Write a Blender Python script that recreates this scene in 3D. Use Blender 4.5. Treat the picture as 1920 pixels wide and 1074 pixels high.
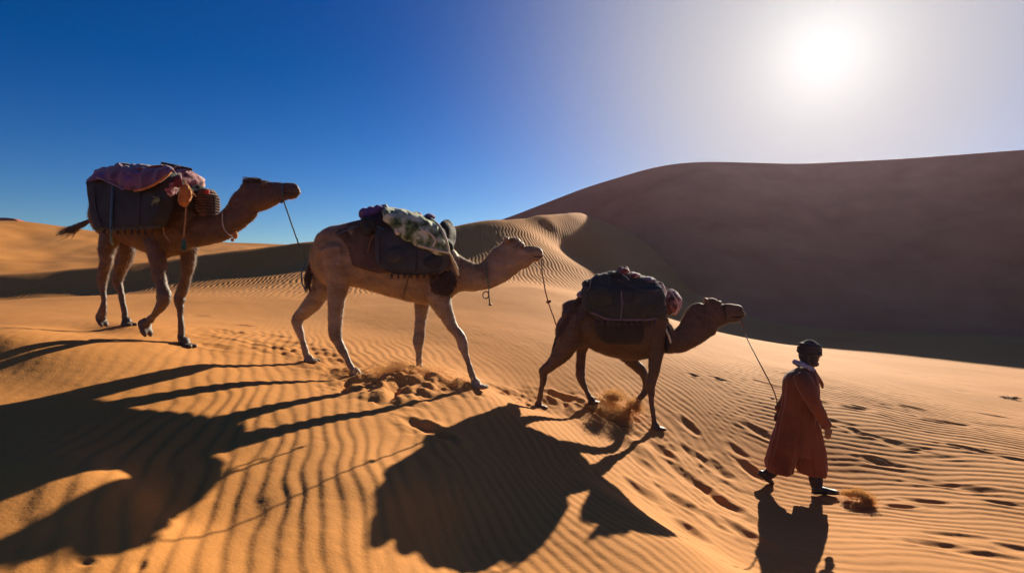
import bpy, math, random
import numpy as np
from mathutils import Vector, Matrix, noise as mnoise

random.seed(7)
for o in list(bpy.data.objects):
    bpy.data.objects.remove(o)
S = bpy.context.scene
COL = S.collection

# ------------------------------------------------------------------ camera, sun, sky, exposure
F = 1067.0            # focal length in photograph pixels (20 mm on a 36 mm sensor)
CX, CY = 960.0, 537.0
CZ = 3.4              # camera height above the desert plain

cam = bpy.data.cameras.new('camera')
cam.sensor_width = 36.0
cam.lens = 36.0 * F / 1920.0
cam.clip_start = 0.05
cam.clip_end = 6000
camo = bpy.data.objects.new('camera', cam)
camo.location = (0, 0, CZ)
camo.rotation_euler = (math.radians(90), 0, 0)
COL.objects.link(camo)
S.camera = camo

SUN = Vector((585.0, F, 437.0)).normalized()      # direction towards the sun
SUN_EL = math.asin(SUN.z)
SUN_AZ = math.atan2(SUN.x, SUN.y)

sun = bpy.data.lights.new('sun', 'SUN')
sun.energy = 5.0
sun.angle = math.radians(0.5)
sun.color = (1.0, 0.88, 0.68)
suno = bpy.data.objects.new('sun', sun)
suno.rotation_euler = SUN.to_track_quat('Z', 'Y').to_euler()
suno.location = (20, 40, 30)
COL.objects.link(suno)

W = bpy.data.worlds.new('World')
S.world = W
W.use_nodes = True
wn, wl = W.node_tree.nodes, W.node_tree.links
wn.clear()
w_out = wn.new('ShaderNodeOutputWorld')
w_bg = wn.new('ShaderNodeBackground')
w_bg.inputs['Strength'].default_value = 0.05
sky = wn.new('ShaderNodeTexSky')
sky.sky_type = 'NISHITA'
sky.sun_disc = False
sky.sun_elevation = SUN_EL
sky.sun_rotation = SUN_AZ
sky.air_density = 1.0
sky.dust_density = 0.15
sky.ozone_density = 3.0
sky.altitude = 700
hsv = wn.new('ShaderNodeHueSaturation')
hsv.inputs['Hue'].default_value = 0.512
hsv.inputs['Saturation'].default_value = 1.24
hsv.inputs['Value'].default_value = 0.45
gam = wn.new('ShaderNodeGamma'); gam.inputs['Gamma'].default_value = 1.4     # the deep blue of very dry, clean air
wl.new(sky.outputs[0], gam.inputs['Color'])
wl.new(gam.outputs[0], hsv.inputs['Color'])
# bright aureole of the glare veil round the sun
geo = wn.new('ShaderNodeNewGeometry')
dot = wn.new('ShaderNodeVectorMath'); dot.operation = 'DOT_PRODUCT'
dot.inputs[1].default_value = (-SUN.x, -SUN.y, -SUN.z)
wl.new(geo.outputs['Incoming'], dot.inputs[0])
acos = wn.new('ShaderNodeMath'); acos.operation = 'ARCCOSINE'; acos.use_clamp = False
wl.new(dot.outputs['Value'], acos.inputs[0])
def wmath(op, a, b):
    n = wn.new('ShaderNodeMath'); n.operation = op
    for i, v in enumerate((a, b)):
        if hasattr(v, 'links'): wl.new(v, n.inputs[i])
        else: n.inputs[i].default_value = v
    return n.outputs[0]
th = acos.outputs[0]
def lobe(width, power, gain):
    e = wmath('POWER', wmath('DIVIDE', th, math.radians(width)), power)
    return wmath('MULTIPLY', wmath('EXPONENT', wmath('MULTIPLY', e, -1.0), 0.0), gain)
def tint(val, col):
    m = wn.new('ShaderNodeVectorMath'); m.operation = 'SCALE'
    m.inputs[0].default_value = col
    wl.new(val, m.inputs['Scale'])
    return m.outputs[0]
def vadd(a, b):
    m = wn.new('ShaderNodeVectorMath'); m.operation = 'ADD'
    wl.new(a, m.inputs[0]); wl.new(b, m.inputs[1])
    return m.outputs[0]
# the pale veil of dust that the sun shines through, then the glare itself
veil = wn.new('ShaderNodeMix'); veil.data_type = 'RGBA'
veil.inputs['B'].default_value = (5.4, 5.25, 5.35, 1)
wl.new(lobe(22.0, 2.5, 1.0), veil.inputs['Factor'])
wl.new(hsv.outputs[0], veil.inputs['A'])
acc = veil.outputs['Result']
for colr, wd, pw, gn in [((1.0, 1.0, 0.97), 4.6, 1.8, 3.5), ((1.0, 0.98, 0.92), 10.5, 2.0, 1.9)]:
    acc = vadd(acc, tint(lobe(wd, pw, gn), colr))
wl.new(acc, w_bg.inputs['Color'])
wl.new(w_bg.outputs[0], w_out.inputs[0])

S.view_settings.view_transform = 'Standard'
S.view_settings.look = 'None'
S.view_settings.exposure = 0.88
S.view_settings.gamma = 1.0
S.view_settings.use_curve_mapping = False
S.render.engine = 'CYCLES'
S.cycles.use_denoising = True
S.cycles.max_bounces = 6
S.cycles.diffuse_bounces = 3

# ------------------------------------------------------------------ helpers
def tag(o, label=None, cat=None, group=None, kind=None):
    if label: o['label'] = label
    if cat: o['category'] = cat
    if group: o['group'] = group
    if kind: o['kind'] = kind
    return o

def pix(px, py, d):
    """World point seen at photograph pixel (px, py) at depth d metres."""
    return Vector(((px - CX) / F * d, d, CZ + (CY - py) / F * d))

def hash2(ix, iy, seed):
    h = (ix * 374761393 + iy * 668265263 + seed * 1442695041) & 0xffffffff
    h = ((h ^ (h >> 13)) * 1274126177) & 0xffffffff
    h = h ^ (h >> 16)
    return (h & 0xffff) / 32767.5 - 1.0

def vnoise(x, y, seed=0):
    x = np.asarray(x, float); y = np.asarray(y, float)
    ix = np.floor(x).astype(np.int64); iy = np.floor(y).astype(np.int64)
    fx = x - ix; fy = y - iy
    ux = fx * fx * fx * (fx * (fx * 6 - 15) + 10); uy = fy * fy * fy * (fy * (fy * 6 - 15) + 10)
    a = hash2(ix, iy, seed); b = hash2(ix + 1, iy, seed)
    c = hash2(ix, iy + 1, seed); d = hash2(ix + 1, iy + 1, seed)
    return (a * (1 - ux) + b * ux) * (1 - uy) + (c * (1 - ux) + d * ux) * uy

def fbm(x, y, oct=3, seed=0):
    s = 0; a = 1.0; f = 1.0; t = 0
    for i in range(oct):
        s = s + a * vnoise(x * f + 17.3 * i, y * f - 9.1 * i, seed + i); t += a
        a *= 0.5; f *= 2.03
    return s / t

def sstep(e0, e1, x):
    t = np.clip((x - e0) / (e1 - e0), 0, 1)
    return t * t * (3 - 2 * t)

def mesh_np(name, verts, quads, mat, smooth=True):
    me = bpy.data.meshes.new(name)
    n = len(verts); m = len(quads)
    me.vertices.add(n); me.vertices.foreach_set('co', np.asarray(verts, np.float32).ravel())
    me.loops.add(m * 4); me.loops.foreach_set('vertex_index', np.asarray(quads, np.int32).ravel())
    me.polygons.add(m)
    me.polygons.foreach_set('loop_start', np.arange(0, m * 4, 4, dtype=np.int32))
    me.polygons.foreach_set('loop_total', np.full(m, 4, np.int32))
    if smooth: me.polygons.foreach_set('use_smooth', np.ones(m, bool))
    me.update(calc_edges=True)
    me.validate()
    me.materials.append(mat)
    return me

def grid_quads(nr, nc, wrap=False):
    i, j = np.meshgrid(np.arange(nr - 1), np.arange(nc if wrap else nc - 1), indexing='ij')
    a = i * nc + j; b = i * nc + (j + 1) % nc
    c = (i + 1) * nc + (j + 1) % nc; d = (i + 1) * nc + j
    return np.stack([a, b, c, d], -1).reshape(-1, 4)

# ------------------------------------------------------------------ materials
def new_mat(name):
    m = bpy.data.materials.new(name); m.use_nodes = True
    nt = m.node_tree
    b = nt.nodes['Principled BSDF']
    return m, nt, b

def nd(nt, kind, **kw):
    n = nt.nodes.new(kind)
    for k, v in kw.items():
        if k in n.inputs: n.inputs[k].default_value = v
        else: setattr(n, k, v)
    return n

def fabric(name, c1, c2, scale=8.0, rough=0.9, bump=0.3, bscale=60.0, sheen=0.2, c3=None, stretch=(1, 1, 1), bdist=0.01):
    m, nt, b = new_mat(name)
    tc = nd(nt, 'ShaderNodeTexCoord')
    mp = nd(nt, 'ShaderNodeMapping'); mp.inputs['Scale'].default_value = stretch
    nt.links.new(tc.outputs['Object'], mp.inputs[0])
    n1 = nd(nt, 'ShaderNodeTexNoise', Scale=scale, Detail=6.0, Roughness=0.6)
    nt.links.new(mp.outputs[0], n1.inputs['Vector'])
    cr = nd(nt, 'ShaderNodeValToRGB')
    cr.color_ramp.elements[0].position = 0.34; cr.color_ramp.elements[0].color = (*c1, 1)
    cr.color_ramp.elements[1].position = 0.64; cr.color_ramp.elements[1].color = (*c2, 1)
    if c3:
        e = cr.color_ramp.elements.new(0.78); e.color = (*c3, 1)
    nt.links.new(n1.outputs[0], cr.inputs[0])
    nt.links.new(cr.outputs[0], b.inputs['Base Color'])
    b.inputs['Roughness'].default_value = rough
    b.inputs['Sheen Weight'].default_value = sheen
    b.inputs['Sheen Roughness'].default_value = 0.4
    n2 = nd(nt, 'ShaderNodeTexNoise', Scale=bscale, Detail=4.0)
    nt.links.new(mp.outputs[0], n2.inputs['Vector'])
    bp = nd(nt, 'ShaderNodeBump', Strength=bump, Distance=bdist)
    nt.links.new(n2.outputs[0], bp.inputs['Height'])
    nt.links.new(bp.outputs[0], b.inputs['Normal'])
    return m

def sand_mat(name, far_ripples=True, c1=(0.53, 0.208, 0.042), c2=(0.60, 0.258, 0.070)):
    m, nt, b = new_mat(name)
    L = nt.links.new
    g = nd(nt, 'ShaderNodeNewGeometry')
    n1 = nd(nt, 'ShaderNodeTexNoise', Scale=0.22, Detail=5.0, Roughness=0.55)
    L(g.outputs['Position'], n1.inputs['Vector'])
    cr = nd(nt, 'ShaderNodeValToRGB')
    cr.color_ramp.elements[0].position = 0.30; cr.color_ramp.elements[0].color = (*c1, 1)
    cr.color_ramp.elements[1].position = 0.70; cr.color_ramp.elements[1].color = (*c2, 1)
    L(n1.outputs[0], cr.inputs[0])
    # grain: fine speckle of lighter and darker grains
    n2 = nd(nt, 'ShaderNodeTexNoise', Scale=160.0, Detail=3.0)
    L(g.outputs['Position'], n2.inputs['Vector'])
    mx = nd(nt, 'ShaderNodeMix'); mx.data_type = 'RGBA'; mx.blend_type = 'OVERLAY'
    mx.inputs['Factor'].default_value = 0.35
    L(cr.outputs[0], mx.inputs['A']); L(n2.outputs[0], mx.inputs['B'])
    L(mx.outputs['Result'], b.inputs['Base Color'])
    b.inputs['Roughness'].default_value = 0.92
    b.inputs['Specular IOR Level'].default_value = 0.15
    n3 = nd(nt, 'ShaderNodeTexNoise', Scale=45.0, Detail=5.0)
    L(g.outputs['Position'], n3.inputs['Vector'])
    bp = nd(nt, 'ShaderNodeBump', Strength=0.25, Distance=0.01)
    L(n3.outputs[0], bp.inputs['Height'])
    last = bp
    if far_ripples:
        # wind ripples of the far sand, faded in by an attribute where the mesh is too coarse for them
        at = nd(nt, 'ShaderNodeAttribute'); at.attribute_name = 'far_ripple'
        nw = nd(nt, 'ShaderNodeTexNoise', Scale=0.42, Detail=2.0)
        L(g.outputs['Position'], nw.inputs['Vector'])
        sx = nd(nt, 'ShaderNodeSeparateXYZ'); L(g.outputs['Position'], sx.inputs[0])
        def M(op, a, c):
            q = nd(nt, 'ShaderNodeMath'); q.operation = op
            for i, v in enumerate((a, c)):
                if hasattr(v, 'links'): L(v, q.inputs[i])
                else: q.inputs[i].default_value = v
            return q.outputs[0]
        u = M('ADD', M('MULTIPLY', sx.outputs[0], 1.0), M('MULTIPLY', sx.outputs[1], 0.16))
        u = M('ADD', u, M('MULTIPLY', nw.outputs[0], 1.0))
        ph = M('MULTIPLY', u, 2 * math.pi / 0.19)
        s1 = M('SINE', ph, 0.0)
        s2 = M('POWER', M('ADD', M('MULTIPLY', s1, 0.5), 0.5), 0.7)
        h = M('MULTIPLY', s2, at.outputs['Fac'])
        bp2 = nd(nt, 'ShaderNodeBump', Strength=1.0, Distance=0.017)
        L(h, bp2.inputs['Height']); L(bp.outputs[0], bp2.inputs['Normal'])
        last = bp2
    L(last.outputs[0], b.inputs['Normal'])
    return m

# ------------------------------------------------------------------ the sand: one height function
# (pixel x, pixel y, depth): where feet stand and where their shadows fall fixes the ground
CTRL = [
 # feet
 (240,611,7.5),(350,652,7.0),(186,622,7.25),(268,640,6.75),(580,680,7.4),(669,709,7.0),(787,697,7.35),(897,729,7.0),
 (1010,766,7.6),(1111,757,7.95),(1233,806,7.6),(1437,910,6.7),(1545,927,6.6),
 # shadows
 (0,632,5.9),(0,690,5.4),(487,860,4.29),(240,912,3.37),(0,1040,2.68),(320,965,3.4),(735,910,3.95),(860,1020,3.70),
 (1070,950,4.4),(1255,1010,4.02),(1425,1074,4.45),(620,1000,3.3),
 # around, lower right and left
 (1600,800,8.4),(1720,900,6.9),(1900,900,6.7),(1900,1060,4.8),(1900,770,10.2),(1650,1040,4.9),(2150,800,9.5),(2200,1000,5.6),
 (-250,640,7.0),(-300,900,3.3),(-500,650,8),
 # middle distance
 (0,572,13.5),(180,567,14),(330,556,16),(450,552,17),(640,548,18),(800,545,18.5),(-300,575,14),
 (700,620,11),(860,610,11.5),(1000,620,11.8),(1000,540,18.5),(1100,600,14),(1200,650,11.5),(1300,655,13),(1500,700,11.5),
 (420,600,11),(120,590,10.5),
 # shadow edge of the big dune, and what lies behind it
 (1500,645,21.7),(1920,712,14.8),(1270,600,24),(1110,510,28),(1055,462,34),(2300,740,13),
 (1300,500,44),(1200,430,52),(1500,600,34),(1800,630,26),(2100,650,26),
 # gentle slope up to the ridge
 (850,505,24.5),(700,520,22.5),(950,490,26.5),(1040,520,25),
 # flat sand in front of the band, foot of the steep band
 (0,566,18.5),(180,558,19.5),(330,547,20.5),(450,536,21.5),(600,513,23),
 (-300,583,20.6),(0,557,22),(180,543,23),(300,524,23.9),(430,506,24.9),(560,489,26),(700,470,27.0),(850,450,28.2),(950,437,29.8),(990,434,31),(1045,428,34.2),
 # crest
 (-300,545,22.5),(0,515,24),(180,500,25),(300,488,26),(430,472,27),(560,456,28),(700,441,29),(850,425,30.5),(950,412,32.2),(985,408.5,33.4),(1020,404,35),(1060,401,37.5),(1090,399,40.5),
]
CREST = [(-700,560,21),(-300,545,22.5),(0,515,24),(180,500,25),(300,488,26),(430,472,27),(560,456,28),(700,441,29),(850,425,30.5),(950,412,32.2),(985,408.5,33.4),(1020,404,35),(1060,401,37.5),(1090,399,40.5),(1200,394,47)]
P = np.array([[*(pix(*c))] for c in CTRL])
P[:, 2] -= CZ
P[-14:, 2] += 0.17      # the crest is rounded off below by about this much
def feat(x, y):
    yy = np.maximum(y + 2.0, 0.6)
    return np.stack([np.clip(x / yy, -3, 3), 1.1 * np.log(yy)], -1)
def tk(r2): return 0.5 * r2 * np.log(r2 + 1e-12)
FP = feat(P[:, 0], P[:, 1])
nP = len(P)
D2 = ((FP[:, None, :] - FP[None, :, :]) ** 2).sum(-1)
K = tk(D2) + np.eye(nP) * 0.0004
A = np.zeros((nP + 3, nP + 3)); A[:nP, :nP] = K
A[:nP, nP] = 1; A[:nP, nP + 1:] = FP; A[nP, :nP] = 1; A[nP + 1:, :nP] = FP.T
# normalise height by distance so that near errors stay small
Wt = P[:, 1] + 2.0
sol = np.linalg.solve(A, np.concatenate([P[:, 2] / Wt, [0, 0, 0]]))
cr_u = np.array([(c[0] - CX) / F for c in CREST]); cr_d = np.array([c[2] for c in CREST])

def base_z(x, y):
    """Height of the smooth sand surface, relative to the camera."""
    x = np.asarray(x, float); y = np.asarray(y, float)
    sh = x.shape; x = x.ravel(); y = y.ravel()
    u = x / np.maximum(y, 1.0)
    yc = np.interp(u, cr_u, cr_d)
    left = sstep(0.23, 0.13, u)
    past = np.maximum(y - yc, 0)
    y0 = y; y = y - left * past * (y > 5); x = np.where(y0 > 5, u * y, x)
    out = np.empty(len(x))
    for s in range(0, len(x), 60000):
        q = feat(x[s:s + 60000], y[s:s + 60000])
        r2 = ((q[:, None, :] - FP[None, :, :]) ** 2).sum(-1)
        out[s:s + 60000] = tk(r2) @ sol[:nP] + sol[nP] + q @ sol[nP + 1:]
    yy = np.maximum(y + 2.0, 0.6)
    z = out * yy
    # keep it tame close to and beside the camera
    lim = sstep(2.6, 1.2, y)
    z = z * (1 - lim) + (-1.55 - 0.12 * np.clip(x, -4, 6)) * lim
    # lee side behind the crest
    soft = past * past / (past + 0.8)
    zc_drop = 0.30 * soft
    y = y0
    # height measured at the crest itself
    z = z - left * (zc_drop + 0.20 * np.exp(-np.abs(y0 - yc) / 0.7))
    return np.clip(z - sstep(.10, .22, u) * 0.5 * np.maximum(y - 44, 0), -3.1, 9).reshape(sh)

def ground_hit(px, py):
    """Where the ray through a photograph pixel meets the smooth sand."""
    t = np.concatenate([np.linspace(1.8, 16, 700), np.linspace(16.1, 60, 500)])
    rx, rz = (px - CX) / F, (CY - py) / F
    dz = rz * t - base_z(rx * t, t)
    k = np.where(dz < 0)[0]
    if len(k) == 0 or k[0] == 0: return None
    i = k[0]
    a = dz[i - 1] / (dz[i - 1] - dz[i])
    tt = t[i - 1] + a * (t[i] - t[i - 1])
    return Vector((rx * tt, tt, CZ + rz * tt))

# footprints and scuffs: (px, py, length, width, depth, bearing in degrees from +X)
PITS = []
for q in [(1290,797),(1300,852),(1380,845),(1272,885),(1350,882),(1315,910),(1362,945),(1240,845),(1207,872),(1420,808),(1265,935),
          (1200,918),(1405,880),(1330,975),(1290,990),(1395,1000)]:
    PITS.append((*q, random.uniform(.17, .3), random.uniform(.085, .12), random.uniform(.022, .04), random.uniform(-75, -50)))
for q in [(500,645),(545,642),(478,656),(430,622),(420,652),(605,664),(350,603),(520,630),(455,610),(590,655),(372,590),(395,632)]:
    PITS.append((*q, random.uniform(.2, .32), .12, .024, random.uniform(-20, 20)))
for q in [(262,1062),(162,1052)]:
    PITS.append((*q, .05, .025, .010, random.uniform(-90, 90)))
for q in [(1700,703),(1735,710),(1775,717),(1350,713),(1300,705),(1445,722),(1525,751),(1590,763),(1500,745),(1620,765),(1580,800),(1610,812),(1650,822),
          (1690,835),(1725,845),(1760,858),(1810,840),(1850,848),(1900,862),(1745,905),(1830,918),(1800,912),(1890,945),(1710,762),(1770,790),(1640,862),(1655,868),
          (1790,1005),(1760,1022),(1910,1030),(1840,1040),(1735,940),(1880,795),(1560,790),(1690,950),(1600,955),(1860,775),(1660,760),(1480,700),(1800,735)]:
    PITS.append((*q, random.uniform(.12, .3), random.uniform(.05, .09), random.uniform(.014, .026), random.uniform(-40, -10)))
for q in [(800,803),(780,798),(820,812),(960,740),(985,748),(940,732),(1060,745),(1040,740),(1160,790),(1140,780)]:
    PITS.append((*q, random.uniform(.2, .3), .10, .026, random.uniform(-45, -15)))
CHURN = [(75,985,.10,.012),(250,1005,.09,.012),(120,968,.08,.008),(430,625,.45,.022),(520,655,.4,.03),(960,742,.35,.03),(1300,870,.5,.022),(1360,950,.45,.018),(620,690,.35,.03),(745,705,.55,.062),(690,715,.40,.058),(840,715,.40,.050),(660,725,.3,.05),(790,730,.3,.05),(600,678,.30,.03),(735,740,.35,.05),(1150,775,.45,.045),(1060,750,.30,.04),(970,745,.3,.035),(800,806,.22,.035),
         (1560,935,.22,.03),(500,648,.35,.02)]
LOBES = [(1290,900,.5,.16,-.022,-62),(1250,960,.55,.14,-.02,-62),(1380,960,.45,.13,-.022,-62),(1180,960,.6,.2,.05,-62),(1200,840,.45,.14,.05,-60),
         (740,715,.3,.22,.10,0),(780,703,.26,.18,.08,10),(660,700,.35,.14,.05,-10),(850,718,.3,.14,.05,-20),(1150,760,.3,.15,.06,-30),(745,690,.22,.1,.07,20)]

def full_z(x, y):
    z = base_z(x, y)
    d = np.sqrt(x * x + y * y)
    w1 = fbm(x * 0.55, y * 0.30, 2, 3) * 0.26 + fbm(x * 2.1, y * 1.1, 2, 11) * 0.10
    w2 = fbm(x * 0.5, y * 0.5, 2, 23) * 0.30 + fbm(x * 1.6, y * 1.9, 2, 31) * 0.08
    def prof(ph):
        q = np.sin(ph + 0.55 * np.sin(ph))
        return 0.8 * np.sin(ph) + 0.25 * q + 0.14 * np.sin(2 * ph + 0.7)
    ph1 = 2 * np.pi / 0.128 * (0.93 * x + 0.36 * y + w1)
    ph3 = 2 * np.pi / 0.085 * (0.90 * x + 0.43 * y + w1 * 0.6)
    ph2 = 2 * np.pi / 0.15 * (0.30 * x + 0.95 * y + w2)
    m2 = sstep(1.4, 3.0, x - 0.35 * (y - 5.0) + 0.4 * fbm(x * .6, y * .6, 2, 5))
    m3 = sstep(-1.0, -0.2, x - 0.1 * y + 0.3) * sstep(1.9, 1.2, x) * sstep(6.0, 4.5, y)
    amp = 0.55 + 0.45 * fbm(x * 0.45 + 4, y * 0.45, 2, 41)
    left_soft = 1 - 0.82 * sstep(-2.2, -3.9, x + 0.25 * (y - 4)) * sstep(3.0, 4.6, y)
    smooth_mid = 1 - 0.75 * sstep(8.5, 10.5, y) * sstep(2.0, 0.2, x - .15 * y)
    a = amp * left_soft * smooth_mid
    rip = (1 - m2) * ((1 - m3) * 0.0054 * prof(ph1) + m3 * 0.0038 * prof(ph3)) + m2 * 0.0060 * prof(ph2)
    fade = sstep(17.0, 11.0, d)
    z = z + rip * a * fade
    z = z + 0.012 * fbm(x * 1.3, y * 1.3, 3, 61) * sstep(0, 3, d) + 0.05 * fbm(x * .3, y * .3, 2, 71) * sstep(8, 14, d)
    z = z + 0.0018 * fbm(x * 14, y * 14, 2, 77) * fade
    for px, py, s, h in CHURN:
        g = ground_hit(px, py)
        if g is None: continue
        r2 = ((x - g.x) ** 2 + ((y - g.y) * .8) ** 2) / (s * s)
        k = np.where(r2 < 6)[0]
        e = np.exp(-r2[k])
        xx, yy = x[k], y[k]
        rough = np.abs(fbm(xx * 3.4 + px, yy * 2.6, 3, 91)) * 2.2 - .5 + 0.16 * fbm(xx * 15, yy * 11, 2, 93)
        z[k] += e * h * rough
    for px, py, la, lb, h, ang in LOBES:
        g = ground_hit(px, py)
        if g is None: continue
        c, s_ = math.cos(math.radians(ang)), math.sin(math.radians(ang))
        dx, dy = x - g.x, y - g.y
        aa = (dx * c + dy * s_) / la; bb = (-dx * s_ + dy * c) / lb
        r2 = aa * aa + bb * bb
        k = np.where(r2 < 9)[0]
        z[k] += h * np.exp(-r2[k])
    for px, py, la, lb, h, ang in PITS:
        g = ground_hit(px, py)
        if g is None: continue
        c, s_ = math.cos(math.radians(ang)), math.sin(math.radians(ang))
        dx, dy = x - g.x, y - g.y
        aa = (dx * c + dy * s_) / la; bb = (-dx * s_ + dy * c) / lb
        r2 = aa * aa + bb * bb
        k = np.where(r2 < 8)[0]
        wob = 1 + .35 * fbm(x[k] * 9 + px, y[k] * 9, 2, 51)
        rr = r2[k] * wob
        z[k] += h * (-np.exp(-rr * 1.3) + 0.30 * np.exp(-(np.sqrt(rr) - 1.35) ** 2 * 6))
    return z

SAND = sand_mat('wind rippled sand')
OY = -2.6   # the polar mesh starts behind the camera
rr = np.concatenate([np.linspace(3.2, 15.5, 690), np.geomspace(15.55, 140, 300)])
aa = np.linspace(-1.02, 1.02, 980)
RR, AA = np.meshgrid(rr, aa, indexing='ij')
GX = RR * np.sin(AA); GY = OY + RR * np.cos(AA)
fx, fy = GX.ravel(), GY.ravel()
fz = full_z(fx, fy) + CZ
quads = grid_quads(len(rr), len(aa))
me = mesh_np('sand_ground', np.stack([fx, fy, fz], -1), quads[:, ::-1], SAND)
att = me.attributes.new('far_ripple', 'FLOAT', 'POINT')
dd = np.sqrt(fx ** 2 + fy ** 2)
uu = fx / np.maximum(fy, 1)
ycr = np.interp(uu, cr_u, cr_d)
fr = sstep(13, 18, dd) * sstep(.25, .10, uu) * (0.25 + 0.75 * sstep(-1.2, -0.3, uu))
fr = fr * sstep(ycr * 0.52, ycr * 0.70, fy) * (1 - 0.9 * sstep(ycr * 0.93, ycr * 0.985, fy))
fr = np.maximum(fr, 0.22 * sstep(9, 13, dd) * sstep(.0, .25, uu) * sstep(30, 18, dd))
att.data.foreach_set('value', fr.astype(np.float32))
sg = bpy.data.objects.new('sand_ground', me); COL.objects.link(sg); tag(sg, kind='structure')

# the plain that carries the sand on to the horizon, below the dunes
def disk(name, r0, r1, z, mat):
    n = 96
    v = [(math.cos(2 * math.pi * i / n) * r, math.sin(2 * math.pi * i / n) * r, z) for r in (r0, r1) for i in range(n)]
    q = grid_quads(2, n, True)
    return mesh_np(name, v, q, mat)
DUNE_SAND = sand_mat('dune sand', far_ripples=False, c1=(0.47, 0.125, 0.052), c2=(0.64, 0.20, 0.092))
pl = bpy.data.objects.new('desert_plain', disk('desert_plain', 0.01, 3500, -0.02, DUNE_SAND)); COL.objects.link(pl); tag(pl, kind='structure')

# ------------------------------------------------------------------ dunes as lofted ridges
def dune(name, crest, face_dir, face_len, face_slope, foot_curve, back_len, back_slope, nz, seed, scarp=(), mat=None):
    cp = [pix(*c) for c in crest]
    n = nz
    L = np.array([0] + list(np.cumsum([(cp[i + 1] - cp[i]).length for i in range(len(cp) - 1)])))
    # smooth crest through its points
    X = np.array([[*p] for p in cp])
    t = np.linspace(0, L[-1], n)
    C = np.stack([np.interp(t, L, X[:, k]) for k in range(3)], -1)
    ker = np.hanning(max(5, n // 14)); ker /= ker.sum()
    pad = len(ker) // 2
    for k in range(3):
        ext = np.concatenate([2 * C[0, k] - C[1:pad + 1, k][::-1], C[:, k], 2 * C[-1, k] - C[-pad - 1:-1, k][::-1]])
        C[:, k] = np.convolve(ext, ker, 'same')[pad:-pad]
    fd = Vector(face_dir).normalized()
    sf = np.linspace(0, 1, 110) ** 1.25 * face_len
    sb = np.linspace(0, 1, 50)[1:] ** 1.3 * back_len
    rows = []
    for s in list(sb[::-1]) :
        z = C[:, 2] - back_slope * s * s / (s + 1.5)
        rows.append(np.stack([C[:, 0] - fd.x * s, C[:, 1] - fd.y * s, z], -1))
    for s in sf:
        drop = face_slope * s
        z = C[:, 2] - drop
        # the foot flattens out
        fz_ = foot_curve
        z = np.where(z < fz_ + 2, fz_ + 2 * np.exp((z - fz_ - 2) / 2.0), z)
        rows.append(np.stack([C[:, 0] + fd.x * s, C[:, 1] + fd.y * s, z], -1))
    V = np.stack(rows)
    nb = len(sb)
    dist = np.concatenate([sb[::-1], sf])[:, None]
    V[..., 2] += 0.45 * fbm(V[..., 0] * .12, V[..., 1] * .12, 3, seed) * np.minimum(dist / 6, 1) + 0.07 * fbm(V[..., 0] * .9, V[..., 1] * .5, 3, seed + 5) * np.minimum(dist / 2, 1)
    for px, py, d, la, lb, h in scarp:
        c = pix(px, py, d)
        r2 = ((V[..., 0] - c.x) / la) ** 2 + ((V[..., 1] - c.y) / lb) ** 2
        V[..., 2] += h * np.exp(-r2) * (0.6 + fbm(V[..., 0] * 1.4, V[..., 1] * 1.4, 3, seed + 9))
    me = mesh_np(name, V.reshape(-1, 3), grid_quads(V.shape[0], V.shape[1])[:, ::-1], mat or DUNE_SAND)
    o = bpy.data.objects.new(name, me); COL.objects.link(o); tag(o, kind='structure')
    return o

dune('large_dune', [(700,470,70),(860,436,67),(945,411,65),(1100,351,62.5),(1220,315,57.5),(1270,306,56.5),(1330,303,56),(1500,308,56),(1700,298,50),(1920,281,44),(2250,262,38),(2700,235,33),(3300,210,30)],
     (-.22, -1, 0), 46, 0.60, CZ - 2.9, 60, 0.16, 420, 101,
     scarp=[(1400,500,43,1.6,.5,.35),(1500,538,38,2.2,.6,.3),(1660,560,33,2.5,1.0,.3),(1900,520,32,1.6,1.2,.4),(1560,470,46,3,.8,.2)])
dune('far_dune', [(-900,425,52),(-400,418,54),(-100,416,55),(30,413,57),(80,419,58),(180,434,60),(300,451,62),(480,456,66),(620,462,72),(800,468,80)],
     (-.1, -1, 0), 48, 0.17, CZ - 3.1, 60, 0.3, 260, 201, mat=SAND)
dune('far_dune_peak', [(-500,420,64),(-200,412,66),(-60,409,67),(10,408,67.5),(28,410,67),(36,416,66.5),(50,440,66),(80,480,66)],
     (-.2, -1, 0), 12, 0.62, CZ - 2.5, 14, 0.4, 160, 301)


# ================================================================== modelling tools for bodies, cloth and ropes
def smooth_path(pts, n):
    """Catmull-Rom through rows of numbers (numpy), n samples."""
    p = np.asarray(pts, float)
    m = len(p)
    if m == 2:
        t = np.linspace(0, 1, n)[:, None]
        return p[0] * (1 - t) + p[1] * t
    seg = np.linalg.norm(np.diff(p[:, :3], axis=0), axis=1)
    cum = np.concatenate([[0], np.cumsum(np.sqrt(seg + 1e-9))]); cum /= cum[-1]
    e0 = 2 * p[0] - p[1]; e1 = 2 * p[-1] - p[-2]
    q = np.vstack([e0, p, e1])
    out = []
    for t in np.linspace(0, 1, n):
        i = min(np.searchsorted(cum, t, 'right') - 1, m - 2)
        u = (t - cum[i]) / (cum[i + 1] - cum[i])
        a, b, c, d = q[i], q[i + 1], q[i + 2], q[i + 3]
        out.append(0.5 * ((2 * b) + (-a + c) * u + (2 * a - 5 * b + 4 * c - d) * u * u + (-a + 3 * b - 3 * c + d) * u ** 3))
    return np.array(out)

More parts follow.
